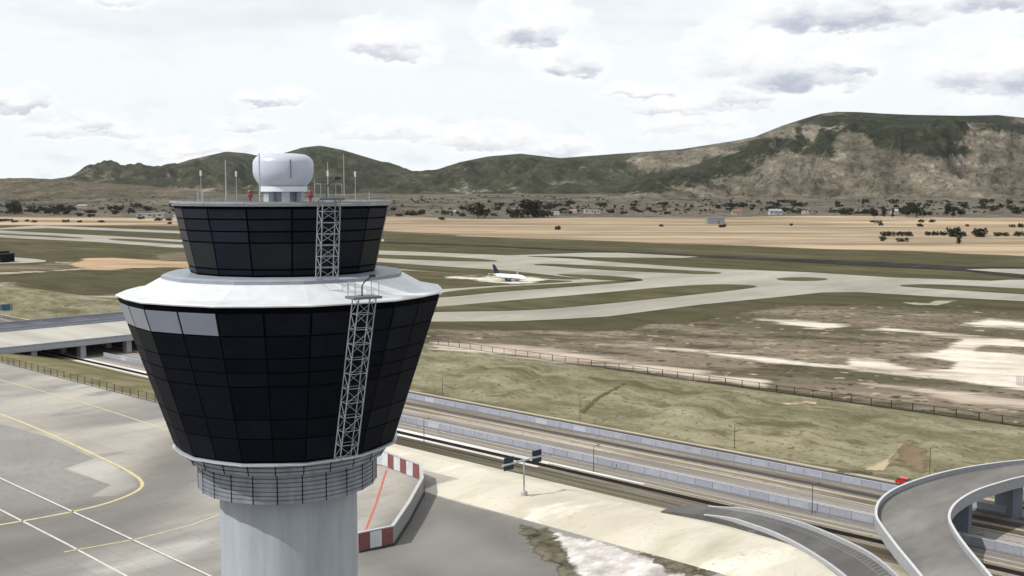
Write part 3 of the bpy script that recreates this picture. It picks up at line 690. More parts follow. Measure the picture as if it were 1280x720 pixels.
    for i in range(n16):
        w = MB(); facet_panels(w, n16, off16, i, CB, 1, rw, .045, .03, lambda c, r: random.choice((0, 0, 2)) if r < 3 else (3 if r == 3 and random.random() < .7 else 2))
        w.build('window', cabt, root)
    # cab roof
    m = MB(); shell(m, [(5.90, 64.27), (5.98, 64.28), (5.98, 64.4)], n16, off16); m.build('cab_roof', plain('cab_roof_grey', (.34, .36, .37), .6, var=.15), root)
    m = MB()
    ring = [(6.12, 64.26), (6.14, 64.26), (6.14, 64.36), (6.12, 64.36)]
    for k in range(n16):
        a = off16 + 2 * math.pi * k / n16; b = off16 + 2 * math.pi * (k + 1) / n16
        m.bar(P_(6.05, a, 64.47), P_(6.05, b, 64.45), .08, .11)
    m.build('parapet', plain('parapet_metal', (.24, .25, .27), .45, metal=.2), root)
    rail = plain('rail_metal', (.13, .135, .14), .5, metal=.4)
    m = MB()
    for k in range(32):
        a = off16 + 2 * math.pi * k / 32; b = off16 + 2 * math.pi * (k + 1) / 32
        m.bar(P_(5.7, a, 64.4), P_(5.7, a, 64.78), .02)
        m.bar(P_(5.7, a, 64.78), P_(5.7, b, 64.78), .016)
    m.build('roof_railing', rail, root)
    # radome on its pedestal
    rc = (.06, -.2)
    m = MB(); 
    pr = [(.0, 67.12), (.8, 67.11), (1.2, 67.06), (1.46, 66.93), (1.61, 66.74), (1.65, 66.62), (1.66, 66.1), (1.62, 65.9), (1.48, 65.6), (1.28, 65.38), (1.2, 65.30)]
    pr = [(max(r, .02), z) for r, z in pr]
    m.lathe(pr[::-1], 48, rc); m.build('radome', plain('radome_white', (.39, .41, .48), .35, spec=.35, var=.04), root, True)
    m = MB(); m.lathe([(1.3, 65.02), (1.3, 65.3), (1.2, 65.31)], 40, rc); m.build('radome_base', plain('pedestal_white', (.55, .58, .62), .5), root, True)
    m = MB()
    for k in range(6):
        a = k * math.pi / 3 + .3; m.box((rc[0] + 1.0 * math.sin(a), rc[1] - 1.0 * math.cos(a), 64.72), (.42, .3, .66), Matrix.Rotation(a, 3, 'Z'))
    m.lathe([(.62, 64.4), (.62, 65.02)], 16, rc)
    m.build('radome_leg', plain('pedestal_grey', (.30, .33, .36), .5), root)
    m = MB(); m.bar((rc[0] + .72, rc[1] - 1.52, 65.75), (rc[0] + .72, rc[1] - 1.52, 66.75), .035, .06); m.build('radome_seam', rail, root)
    # red obstruction lights
    redg = plain('red_lamp_glass', (.19, .008, .010), .3, spec=.4)
    for px in (314, 389):
        x = (px - 640) / F * 58.2 - AX; y = 58.2 - AY
        m = MB(); m.lathe([(.05, 64.35), (.05, 64.68), (.13, 64.69), (.15, 64.74), (.15, 65.0), (.1, 65.08), (.02, 65.1)], 12, (x, y)); b = m.build('obstruction_light', redg, root, True)
        mm = MB(); mm.lathe([(.17, 64.84), (.17, 64.9)], 12, (x, y)); mm.build('lamp_band', rail, b)
    # aerials
    thin = plain('aerial_grey', (.33, .34, .34), .5, metal=.3)
    cap = plain('aerial_cap_white', (.5, .5, .5), .5)
    for px, y0, Y, r, tip in ((284, 200, 60, .045, 0), (253, 213, 59, .02, 1), (297, 214, 62, .02, 1), (326, 192, 57.5, .06, 0), (431, 193, 61, .035, 0), (445, 214, 60, .025, 1), (411, 203, 57.5, .035, 1), (249, 240, 57, .05, 0), (255, 238, 57, .04, 0), (394, 224, 62, .03, 0), (462, 240, 60, .03, 0)):
        x = (px - 640) / F * Y * 1.0 - AX; z1 = H + (240 - y0) / F * Y
        m = MB(); m.tube([(x, Y - AY, 64.35), (x, Y - AY, z1)], [r * .85, r * .55], 6); a = m.build('aerial', thin, root)
        if tip:
            mm = MB(); zt = z1 - .1 if px != 411 else 66.05; mm.tube([(x, Y - AY, zt - .22), (x, Y - AY, zt + .08)], .055, 8); mm.build('aerial_cap', cap, a)
    # lattice service masts leaning on the two glass storeys
    lat = plain('mast_paint', (.24, .255, .285), .5, metal=.3, var=.15)
    def mast(top, bot, half, depth, nseg, plat):
        top = Vector(top); bot = Vector(bot); axis_ = (bot - top)
        rad = Vector((top.x, top.y, 0)).normalized(); tg = Vector((-rad.y, rad.x, 0))
        m = MB(); cs = [(i * half, j * depth) for i, j in ((-1, 1), (1, 1), (1, -1), (-1, -1))]
        def q(c, f): return top + axis_ * f + tg * c[0] + rad * c[1]
        for c in cs: m.tube([q(c, 0), q(c, 1)], .033, 6)
        for k in range(nseg + 1):
            f = k / nseg
            for a, b in zip(cs, cs[1:] + cs[:1]):
                m.tube([q(a, f), q(b, f)], .016, 5)
                if k < nseg:
                    aa, bb = (a, b) if k % 2 else (b, a); m.tube([q(aa, f), q(bb, (k + 1) / nseg)], .014, 5)
        o = m.build('lattice_mast', lat, root)
        mm = MB(); c = top + Vector((0, 0, .05)); ang = math.atan2(tg.y, tg.x)
        mm.box(c - rad * .1, (plat[0], plat[1], .12), Matrix.Rotation(ang, 3, 'Z')); mm.build('platform', plain('platform_grey', (.12, .125, .14), .6), o)
        mm = MB()
        for i in (-1, 1):
            for j in (-1, 1): mm.bar(c + tg * (i * plat[0] * .42) - rad * (.1 + j * plat[1] * .4), c + tg * (i * plat[0] * .42) - rad * (.1 + j * plat[1] * .4) + Vector((0, 0, .75)), .03)
            mm.bar(c + tg * (i * plat[0] * .42) - rad * (.1 - plat[1] * .4) + Vector((0, 0, .75)), c + tg * (i * plat[0] * .42) - rad * (.1 + plat[1] * .4) + Vector((0, 0, .75)), .025)
        mm.bar(c - tg * plat[0] * .42 - rad * (.1 + plat[1] * .4) + Vector((0, 0, .75)), c + tg * plat[0] * .42 - rad * (.1 + plat[1] * .4) + Vector((0, 0, .75)), .025)
        mm.build('platform_rail', lat, o)
        mm = MB(); b0 = c - tg * .12; mm.tube([b0, b0 + Vector((0, 0, .55)), b0 + Vector((0, 0, .75)) + tg * .12, b0 + Vector((0, 0, 1.0)) + tg * .5], .04, 6); pole = mm.build('camera_arm', plain('dark_metal', (.035, .037, .042), .5), o)
        mm = MB(); mm.box(b0 + Vector((0, 0, 1.03)) + tg * .55, (.28, .16, .13), Matrix.Rotation(ang, 3, 'Z')); mm.build('camera', plain('camera_black', (.02, .02, .024), .4), pole)
    def onr(px, py, Y): 
        d = cam_dir(px, py); k = Y / d.y; return Vector((d.x * k - AX, Y - AY, H + d.z * k))
    mast(onr(411.5, 250, 53.55), onr(408.5, 348, 54.15), .46, .36, 7, (1.3, 1.1))
    mast(onr(455.5, 373, 51.6), onr(432, 572, 53.9), .46, .34, 11, (1.5, 1.0))
    return root
build_tower()

# ================================================================== INFRASTRUCTURE
PAR = plain('parapet_concrete', (.27, .275, .29), .6, var=.12, scale=.8)
PARS = plain('parapet_bluegrey', (.24, .26, .31), .6, var=.12, scale=.5)
DECK = soil('deck_concrete', [(.27, .258, .225), (.335, .32, .285), (.39, .375, .335)], .06, (.12, 1), 8, .62, big=[(.03, (.24, .23, .20), .56, .7)])
UNDER = plain('under_concrete', (.30, .305, .32), .7)
def span(mb, pts, a, b, z0, z1, zf=None, mi=0):
    """a band along a path between lateral offsets a..b and heights z0..z1 (path points are (x, y, z))"""
    n = len(pts); rings = []
    for i, p in enumerate(pts):
        p = Vector(p); d = Vector(pts[min(i + 1, n - 1)]) - Vector(pts[max(i - 1, 0)]); d.z = 0; d.normalize(); nn = Vector((-d.y, d.x, 0))
        rings.append([p + nn * a + Vector((0, 0, z0)), p + nn * b + Vector((0, 0, z0)), p + nn * b + Vector((0, 0, z1)), p + nn * a + Vector((0, 0, z1))])
    mb.loft(rings, mi, True)
# --- bridge over the motorway at the left
def stp(s, t, z): return (*ST(s, t), z)
def bridge(name, label, t0, t1, z, deckmat, railh, thick, piers):
    root = thing(name, label, 'bridge', stp(176, t0, 0)); o = Vector(stp(176, t0, 0))
    s0, s1 = 120, 330
    def pp(s, t, zz): return Vector(stp(s, t, zz)) - o
    m = MB(); m.loft([[pp(s, t0, z - thick), pp(s, t1, z - thick), pp(s, t1, z), pp(s, t0, z)] for s in (s0, s1)]); m.build('deck', [deckmat], root)
    for t, w in ((t0 + .3, .5), (t1 - .3, .5)):
        m = MB(); m.loft([[pp(s, t - w / 2, z - .35), pp(s, t + w / 2, z - .35), pp(s, t + w / 2, z + railh), pp(s, t - w / 2, z + railh)] for s in (s0 - 1, s1 + 1)]); m.build('parapet', PARS, root)
    m = MB(); m.loft([[pp(s, t0 - .15, z - thick - .1), pp(s, t0 + 1.2, z - thick - .1), pp(s, t0 + 1.2, z - .3), pp(s, t0 - .15, z - .3)] for s in (s0, s1)]); m.build('edge_beam', UNDER, root)
    for s in piers:
        for f in (0.045, .38, .7, .94):
            m = MB(); t = lerp(t0, t1, f); m.loft([[pp(s - 1.2, t - 1.8, zz), pp(s + 1.2, t - 1.8, zz), pp(s + 1.2, t + 1.8, zz), pp(s - 1.2, t + 1.8, zz)] for zz in (TRENCH - .3, z - thick + .05)]); m.build('pier', UNDER, root)
    return root
bridge('road_bridge', 'wide pale concrete bridge on piers crossing the cutting, left of the tower', -445, -501, 1.2, DECK, .9, 1.7, (190, 211, 232, 254))
bridge('road_bridge', 'darker grey road bridge running behind the wide pale bridge', -505, -527, 1.6, soil('bridge_asphalt', [(.07, .07, .078), (.09, .09, .10), (.115, .115, .125)], .1, (.1, 1)), 1.1, 1.6, (190, 211, 232, 254))
# --- curving flyover at the right
def curve(ctrl, n):
    P4 = [Vector(c) for c in ctrl]; P4 = [P4[0] * 2 - P4[1]] + P4 + [P4[-1] * 2 - P4[-2]]; out = []
    for i in range(1, len(P4) - 2):
        for k in range(n):
            t = k / n; a, b, c, d = P4[i - 1:i + 3]
            out.append(.5 * ((2 * b) + (c - a) * t + (2 * a - 5 * b + 4 * c - d) * t * t + (3 * b - a - 3 * c + d) * t ** 3))
    return out + [P4[-2]]
def edge_path(pix, z): return [Vector((*at(x, y, z), z)) for x, y in pix]
def flyover():
    Z = 3.0
    Lp = edge_path([(1185, 770), (1148, 722), (1122, 690), (1103, 664), (1096, 650), (1100, 633), (1118, 618), (1150, 605), (1190, 594), (1235, 586), (1290, 580), (1400, 574)], Z)
    Rp = edge_path([(1270, 770), (1232, 722), (1206, 690), (1191, 668), (1185, 653), (1190, 639), (1204, 627), (1224, 617), (1252, 608), (1275, 602), (1310, 596), (1420, 588)], Z)
    Lc = curve(Lp, 5); Rc = curve(Rp, 5); o = Lp[4].copy(); o.z = 0
    root = thing('flyover', 'grey curved flyover ramp with white parapets crossing the motorway at lower right', 'flyover', o)
    Lc = [p - o for p in Lc]; Rc = [p - o for p in Rc]
    dm = soil('flyover_asphalt', [(.125, .12, .115), (.155, .148, .142), (.19, .182, .172)], .15, (1, .3), 7, .6, big=[(.04, (.215, .205, .19), .55, .7)])
    m = MB(); m.loft([[a + Vector((0, 0, -.9)), b + Vector((0, 0, -.9)), b, a] for a, b in zip(Lc, Rc)]); m.build('deck', dm, root)
    def par(path, sgn, h, w=.32):
        m = MB(); rings = []
        for i, p in enumerate(path):
            d = path[min(i + 1, len(path) - 1)] - path[max(i - 1, 0)]; d.z = 0; d.normalize(); n = Vector((-d.y, d.x, 0)) * sgn
            rings.append([p - n * .02 + Vector((0, 0, -1.25)), p + n * w + Vector((0, 0, -1.25)), p + n * w + Vector((0, 0, h)), p - n * .02 + Vector((0, 0, h))])
        m.loft(rings); return m
    par(Lc, 1, 1.0).build('parapet', PAR, root); par(Rc, -1, 1.0).build('parapet', PAR, root)
    for path, sg in ((Lc, 1), (Rc, -1)):
        m = MB(); rings = []
        for i, p in enumerate(path):
            d = path[min(i + 1, len(path) - 1)] - path[max(i - 1, 0)]; d.z = 0; d.normalize(); n = Vector((-d.y, d.x, 0)) * sg
            rings.append([p + n * -.08 + Vector((0, 0, 1.003)), p + n * .4 + Vector((0, 0, 1.003)), p + n * .4 + Vector((0, 0, 1.15)), p - n * .08 + Vector((0, 0, 1.15))])
        m.loft(rings); m.build('coping', plain('coping_white', (.44, .44, .45), .55), root)
    for i in (25, 36, 46):
        c = (Lc[i] + Rc[i]) / 2; d = (Rc[i] - Lc[i]).normalized(); ang = math.atan2(d.y, d.x)
        m = MB(); m.box((c.x, c.y, (TRENCH + Z - .9) / 2 - .1), (7, 2.2, Z - .9 - TRENCH + .2), Matrix.Rotation(ang, 3, 'Z')); m.build('pier', plain('pier_bluegrey', (.15, .16, .20), .7), root)
flyover()
# --- slip road curving below the flyover
def sliproad():
    Z = .1
    A = curve(edge_path([(826, 639), (860, 642), (900, 648), (935, 659), (968, 671), (1005, 690), (1050, 721), (1090, 760)], Z), 4)
    B = curve(edge_path([(838, 634), (868, 631.5), (905, 636), (950, 643.5), (1000, 657), (1050, 677), (1098, 703), (1150, 752)], Z), 4)
    m = MB(); m.loft([[a + Vector((0, 0, -1.2)), b + Vector((0, 0, -1.2)), b, a] for a, b in zip(A, B)])
    struct(m.build('slip_road', soil('slip_asphalt', [(.085, .083, .08), (.105, .102, .098), (.135, .13, .125)], .15, (1, .2), 7, .6)))
    # lane line and hatching
    m = MB(); m.keepn = True
    for k in range(4, len(A) - 1):
        for f0, f1 in ((.72, .745),):
            q = [A[k].lerp(B[k], f0), A[k + 1].lerp(B[k + 1], f0), A[k + 1].lerp(B[k + 1], f1), A[k].lerp(B[k], f1)]
            m.face([p + Vector((0, 0, .012)) for p in q])
        if k > 8:
            for u in (0, .33, .66):
                a0 = A[k].lerp(A[k + 1], u); b0 = B[k].lerp(B[k + 1], u); a1 = A[k].lerp(A[k + 1], u + .08); b1 = B[k].lerp(B[k + 1], u + .08)
                q = [a0.lerp(b0, .76), a1.lerp(b1, .76), a1.lerp(b1, .96), a0.lerp(b0, .96)]; m.face([p + Vector((0, 0, .012)) for p in q])
    o = m.build('road_marking', plain('slip_marking', (.145, .142, .138), .8, var=.2))
    for p in o.data.polygons:
        if p.normal.z < 0: p.flip()
    struct(o)
    for path, sg, lab in ((A, 1, 'low pale concrete wall along the sandy side of the slip road'), (B, -1, 'low grey concrete wall along the motorway side of the slip road')):
        root = thing('guard_wall', lab, 'wall', tuple(path[8])); o = path[8]
        for nm, z0, z1, w0, w1, mt in (('wall', -1.2, .7, 0, .35, plain('guard_wall_grey', (.26, .265, .28), .65)), ('coping', .703, .85, -.05, .38, plain('guard_coping', (.36, .36, .37), .6))):
            m = MB(); rings = []
            for i in range(6, len(path)):
                p = path[i] - o; d = path[min(i + 1, len(path) - 1)] - path[max(i - 1, 0)]; d.z = 0; d.normalize(); n = Vector((-d.y, d.x, 0)) * sg
                tp = .6 * (1 - sm(6, 11, i)); q0 = z0 - tp if z0 > 0 else z0
                rings.append([p + n * w0 + Vector((0, 0, q0)), p + n * w1 + Vector((0, 0, q0)), p + n * w1 + Vector((0, 0, z1 - tp)), p + n * w0 + Vector((0, 0, z1 - tp))])
            m.loft(rings); m.build(nm, mt, root)
sliproad()
# --- long panel walls along the motorway
def panelwall(s, h, lab, t0=-440, t1=300):
    o = Vector(stp(s, -200, TRENCH)); root = thing('barrier_wall', lab, 'wall', o)
    mats = [plain('wall_panel_lilac', (.27, .285, .335), .55, var=.14, scale=.5), plain('wall_panel_pale', (.35, .37, .42), .55, var=.08), plain('wall_panel_grey', (.24, .25, .29), .55, var=.1)]
    m = MB(); t = t0; ux = Vector((US.x, US.y, 0)); k = 0
    while t < t1:
        m.box(Vector(stp(s, t + 2.5, TRENCH + h / 2)) - o, (4.88, .18, h), Matrix.Rotation(math.atan2(US.y, US.x), 3, 'Z'), random.choices((0, 1, 2), (6, 1, 3))[0]); t += 5
    m.build('panels', mats, root)
    m = MB(); m.bar(Vector(stp(s, t0, TRENCH + h + .06)) - o, Vector(stp(s, t1, TRENCH + h + .06)) - o, .3, .1); m.build('top_rail', plain('wall_top', (.36, .38, .43), .5), root)
    m = MB(); m.bar(Vector(stp(s - .3, t0, TRENCH + .2)) - o, Vector(stp(s - .3, t1, TRENCH + .2)) - o, .5, .42); m.build('plinth', plain('wall_plinth', (.16, .16, .17), .8), root)
panelwall(217.2, 2.0, 'long blue grey panel wall on the near side of the dusty median')
panelwall(243.6, 1.9, 'long blue grey panel wall beside the far lane below the grass bank')
# --- fences
def fence(lab, pts, gap, h, col, pick):
    o = pts[0].copy(); root = thing('chain_fence', lab, 'fence', o)
    seg = [(a - o, b - o) for a, b in zip(pts, pts[1:])]
    mat = plain('fence_' + col[0], col[1], .7, var=.2)
    tot = 0; nxt = 0
    rails = MB(); net = MB()
    for a, b in seg:
        L_ = (b - a).length; u = (b - a) / L_
        rails.bar(a + Vector((0, 0, h)), b + Vector((0, 0, h)), .13); rails.bar(a + Vector((0, 0, .15)), b + Vector((0, 0, .15)), .16)
        k = 0
        while nxt <= tot + L_:
            p = a + u * (nxt - tot); m = MB(); m.bar(p + Vector((0, 0, -.6)), p + Vector((0, 0, h + .12)), .23); m.build('post', mat, root); nxt += gap
        x = 0
        while x < L_: 
            p = a + u * x; net.bar(p + Vector((0, 0, .15)), p + Vector((0, 0, h)), .025); x += pick
        for z in (.3, .5, .7): net.bar(a + Vector((0, 0, h * z)), b + Vector((0, 0, h * z)), .025)
        tot += L_
    rails.build('rail', mat, root); net.build('netting', mat, root)
fence('long dark post fence along the top of the grass bank', [Vector((*ST(311.8, t), 0)) for t in (-420, -330, -240, -150, -60, -10)], 6.4, 2.4, ('umber', (.03, .024, .021)), .55)
fence('low brown post fence between the apron and the grass strip, left of the tower', [Vector((*ST(166, t), 0)) for t in (-470, -410, -350, -290, -236)], 5.2, 2.5, ('brown', (.085, .07, .05)), .55)

# --- blast wall with red and white blocks
def blast_wall():
    pix = [(447, 690), (490, 681), (510, 650), (527, 618), (525, 600), (478, 582), (440, 578)]
    pts = [Vector((*at(x, y), 0)) for x, y in pix]; o = pts[1].copy(); pts = [p - o for p in pts]
    root = thing('blast_wall', 'angled barrier wall painted in red and white blocks, right of the tower foot', 'barrier', o)
    h = 3.5; n = len(pts)
    cm = plain('blast_concrete', (.22, .218, .215), .65, var=.15); red = plain('block_red', (.165, .06, .058), .6, var=.25, scale=.8); wh = plain('block_white', (.46, .465, .49), .6, var=.15, scale=.6)
    def nrm(i):
        d = (pts[min(i + 1, n - 1)] - pts[max(i - 1, 0)]).normalized(); return Vector((-d.y, d.x, 0))
    m = MB(); m.loft([[p - nrm(i) * .35, p + nrm(i) * .1, p + nrm(i) * .1 + Vector((0, 0, h)), p - nrm(i) * .35 + Vector((0, 0, h))] for i, p in enumerate(pts)]); m.build('wall', cm, root)
    m = MB(); m.loft([[p - nrm(i) * .5 + Vector((0, 0, h + .003)), p + nrm(i) * .2 + Vector((0, 0, h + .003)), p + nrm(i) * .2 + Vector((0, 0, h + .2)), p - nrm(i) * .5 + Vector((0, 0, h + .2))] for i, p in enumerate(pts)]); m.build('coping', plain('blast_coping', (.36, .36, .365), .6), root)
    m = MB(); m.loft([[p - nrm(i) * .75, p - nrm(i) * .36, p - nrm(i) * .36 + Vector((0, 0, .35)), p - nrm(i) * .75 + Vector((0, 0, .35))] for i, p in enumerate(pts)]); m.build('kerb', plain('kerb_black', (.03, .03, .032), .7), root)
    # painted blocks on the faces
    k = 0
    for i in range(n - 1):
        if i in (2, 1): continue
        a, b = pts[i], pts[i + 1]; L_ = (b - a).length; u = (b - a) / L_; nn = Vector((-u.y, u.x, 0)); c = max(1, round(L_ / 2.8))
        for side in (1, -1):
            for q in range(c):
                p0 = a + u * (L_ * q / c); p1 = a + u * (L_ * (q + 1) / c)
                off = nn * (.16 if side > 0 else -.41)
                mm = MB(); mm.bar((p0 + off) + Vector((0, 0, h * .52)), (p1 + off) + Vector((0, 0, h * .52)), .08, h * .9); mm.build('painted_block', red if (q + i) % 2 == 0 else wh, root)
    stripe('red_line', [(483, 588), (470, 630), (455, 668), (451, 690)], .45, M_redm, .025)
blast_wall()

# --- street furniture
def sign_gantry():
    x, y = at(655, 617, 1.2); b = Vector((x, y, 1.1)); root = thing('road_sign', 'grey T shaped sign post with two dark direction boards on the pale sand', 'sign', b)
    pm = plain('sign_post_grey', (.36, .36, .39), .5, metal=.3)
    m = MB(); m.lathe([(.75, -.3), (.75, .45), (.6, .6), (.2, .62)], 16); m.build('base', plain('sign_base', (.36, .34, .34), .8), root, True)
    m = MB(); m.tube([(0, 0, .5), (0, 0, 7.2)], [.2, .16], 10); m.build('post', pm, root, True)
    z = 8.0; A = Vector((*at(628, 583, z), z)) - b; B = Vector((*at(681, 569, z), z)) - b
    A.z = B.z = 7.0; mid = (A + B) / 2; sh = Vector((0, 0, 7.0)) - mid; sh.z = 0; d = (B - A).normalized()
    m = MB(); m.bar(A, B, .3, .34); m.bar(Vector((0, 0, 6.8)), Vector((0, 0, 7.2)), .3); m.build('arm', plain('sign_arm', (.42, .45, .48), .45, metal=.3), root)
    dk = plain('sign_board_dark', (.022, .03, .042), .5, spec=.2); back = Vector((-d.y, d.x, 0)) * .3
    for f in (.17, .83):
        c = A.lerp(B, f)
        for k, dz in ((0, .75), (1, -.75)):
            m = MB(); m.box(c + back + Vector((0, 0, dz)), (2.9, .12, 1.25), Matrix.Rotation(math.atan2(d.y, d.x), 3, 'Z')); bd = m.build('sign_board', dk, root)
sign_gantry()
def teal_sign():
    x, y = at(14, 396, -5); b = Vector((x, y, -5.9)); root = thing('road_sign', 'teal direction board on two posts at far left beside the motorway', 'sign', b)
    ang = math.atan2(.25, 1)
    m = MB(); m.box((-3, 0, 6.2), (7.2, .15, 3.6), Matrix.Rotation(ang, 3, 'Z')); m.build('sign_board', plain('sign_teal', (.025, .085, .105), .5, var=.2), root)
    for dx in (-5, 0): m = MB(); m.bar((dx, dx * .25 + .2, -.2), (dx, dx * .25 + .2, 8), .22); m.build('post', plain('sign_post_grey', (.36, .36, .39)), root)
teal_sign()
def lamp_proto():
    root = thing('street_lamp', 'x', 'street lamp', (0, 0, 0), 0, 'street lamps along the motorway'); pm = plain('lamp_post_dark', (.07, .065, .06), .6, metal=.3)
    m = MB(); m.tube([(0, 0, -.3), (0, 0, 6.6)], [.12, .07], 8); m.build('post', pm, root, True)
    m = MB(); m.tube([(0, 0, 6.5), (.4, 0, 6.8), (1.1, 0, 6.85)], .05, 6); m.build('arm', pm, root, True)
    m = MB(); m.box((1.35, 0, 6.83), (.75, .28, .16)); m.build('lamp_head', pm, root); return root
lamps = [((553, 494), 'thin dark street lamp at the foot of the grass bank nearest the tower'), ((725, 524), 'thin street lamp on the grass bank beside its painted shadow streak'),
         ((918, 560), 'thin street lamp at the bank foot in the middle of the grass bank'), ((1162, 592), 'thin street lamp on the bank just above the red car'),
         ((530, 552), 'street lamp on the near verge between tower and flat black strip'), ((1015, 642), 'street lamp in front of the near panel wall, left of the flyover'), ((742, 590), 'street lamp right of the two board sign, at the near panel wall')]
lp = None
for (px, py), lab in lamps:
    g = ground(px, py)
    if lp is None: lp = lamp_proto(); lp.location = g; lp['label'] = lab
    else: dup(lp, g, random.uniform(-.4, .6), lab)
def small_cage():
    x, y = at(1279, 482); root = thing('wire_cage', 'small white wire enclosure on the bare white ground at the right edge', 'enclosure', (x, y, 0))
    m = MB()
    for i in range(5):
        for j in range(5):
            if i in (0, 4) or j in (0, 4): m.bar((-1.6 + i * .8, -1.6 + j * .8, 0), (-1.6 + i * .8, -1.6 + j * .8, 2.9), .1)
    m.build('post', plain('cage_white', (.30, .30, .31), .6), root)
    m = MB()
    for z in (.1, 1.0, 1.95, 2.9):
        for a, b in (((-1.6, -1.6), (1.6, -1.6)), ((1.6, -1.6), (1.6, 1.6)), ((1.6, 1.6), (-1.6, 1.6)), ((-1.6, 1.6), (-1.6, -1.6))): m.bar((*a, z), (*b, z), .08)
    m.build('rail', plain('cage_white', (.30, .30, .31)), root)
small_cage()

# ================================================================== VEHICLES
def lathe_x(mb, prof, n=20, squash=1.0, mi=None, mid=None):
    """rings along +X: prof = (x, radius_y, radius_z, z_centre)"""
    mb.loft([[(x, ry * math.cos(2 * math.pi * k / n), zc + rz * math.sin(2 * math.pi * k / n)) for k in range(n)] for x, ry, rz, zc in prof], mi)
def airliner():
    x, y = at(637, 352.4); root = thing('airliner', 'white twin engine airliner with dark blue tail parked on bleached pavement', 'airplane', (x, y, .6), R(-40)); root.scale = (.94, .94, .94)
    wm = plain('aircraft_white', (.74, .75, .77), .3, spec=.5, var=.03); gm = plain('aircraft_grey', (.30, .31, .35), .35, spec=.4, var=.05); bm_ = plain('aircraft_blue', (.008, .017, .045), .35, spec=.4, var=.1)
    m = MB(); lathe_x(m, [(-16.6, .15, .2, 4.6), (-14.5, .75, .9, 4.3), (-11, 1.45, 1.6, 3.75), (-7, 1.88, 1.98, 3.45), (0, 1.9, 2.0, 3.4), (9, 1.9, 2.0, 3.4), (12.5, 1.75, 1.85, 3.3), (14.6, 1.3, 1.4, 3.1), (15.9, .75, .8, 2.9), (16.6, .15, .15, 2.8)], 24)
    fu = m.build('fuselage', [wm], root, True)
    m = MB(); lathe_x(m, [(-13.5, .8, .7, 3.75), (-8, 1.8, 1.3, 2.75), (0, 1.86, 1.45, 2.72), (10, 1.86, 1.4, 2.74), (13.8, 1.3, 1.0, 2.62), (15.2, .8, .6, 2.55)], 20); m.build('belly', gm, root, True)
    m = MB()
    for sx in (1, -1):
        for k in range(30): m.box((-9.5 + k * .68, sx * 1.86, 3.85), (.26, .1, .36))
    m.build('cabin_window', plain('cabin_window_dark', (.02, .022, .03), .2), fu)
    m = MB(); m.box((14.75, 0, 3.85), (.75, 1.7, .42)); m.build('windscreen', plain('cabin_window_dark', (.02, .022, .03)), fu)
    def slab(name, pts, th, mt):
        m = MB(); up = [Vector(p) for p in pts]; nn = (up[1] - up[0]).cross(up[2] - up[0]).normalized() * th / 2
        m.loft([[p - nn for p in up], [p + nn for p in up]]); return m.build(name, mt, root)
    for s in (1, -1):
        slab('wing', [(4, 1.5 * s, 2.6), (-3.2, 1.5 * s, 2.6), (-6.2, 16.5 * s, 3.9), (-4.7, 16.5 * s, 3.9)], .38, gm)
        slab('winglet', [(-4.8, 16.5 * s, 3.9), (-6.3, 16.5 * s, 3.9), (-6.9, 16.9 * s, 6.0), (-6.2, 16.9 * s, 6.0)], .14, gm)
        slab('tailplane', [(-12.2, .7 * s, 4.7), (-15.6, .5 * s, 4.8), (-16.6, 6.3 * s, 5.4), (-15.2, 6.3 * s, 5.4)], .22, wm)
        m = MB(); lathe_x(m, [(4.9, .95, .95, 1.45), (4.6, 1.08, 1.08, 1.45), (2.5, 1.1, 1.1, 1.5), (.6, .75, .75, 1.6), (-.2, .45, .45, 1.65)], 16)
        e = m.build('engine', bm_, root, True); e.location = (0, 5.0 * s, 0)
        m = MB(); m.box((1.0, 5.0 * s, 2.5), (3.2, .25, .7)); m.build('pylon', gm, root)
        m = MB(); m.bar((-1.2, 2.7 * s, -.1), (-1.2, 2.7 * s, 2.4), .22); g = m.build('landing_gear', gm, root)
        for d in (-.28, .28):
            m = MB(); m.tube([(-1.2, 2.7 * s + d - .17, -.1), (-1.2, 2.7 * s + d + .17, -.1)], .5, 14); m.build('wheel', plain('tyre_black', (.015, .015, .016), .8), g)
    slab('tail_fin', [(-9.6, 0, 5.2), (-15.2, 0, 5.1), (-17.6, 0, 12.2), (-15.2, 0, 12.2)], .3, bm_)
    m = MB(); m.bar((12.2, 0, -.2), (12.2, 0, 1.8), .18); g = m.build('landing_gear', gm, root)
    m = MB(); m.tube([(12.2, -.3, -.2), (12.2, .3, -.2)], .38, 12); m.build('wheel', plain('tyre_black', (.015, .015, .016)), g)
airliner()
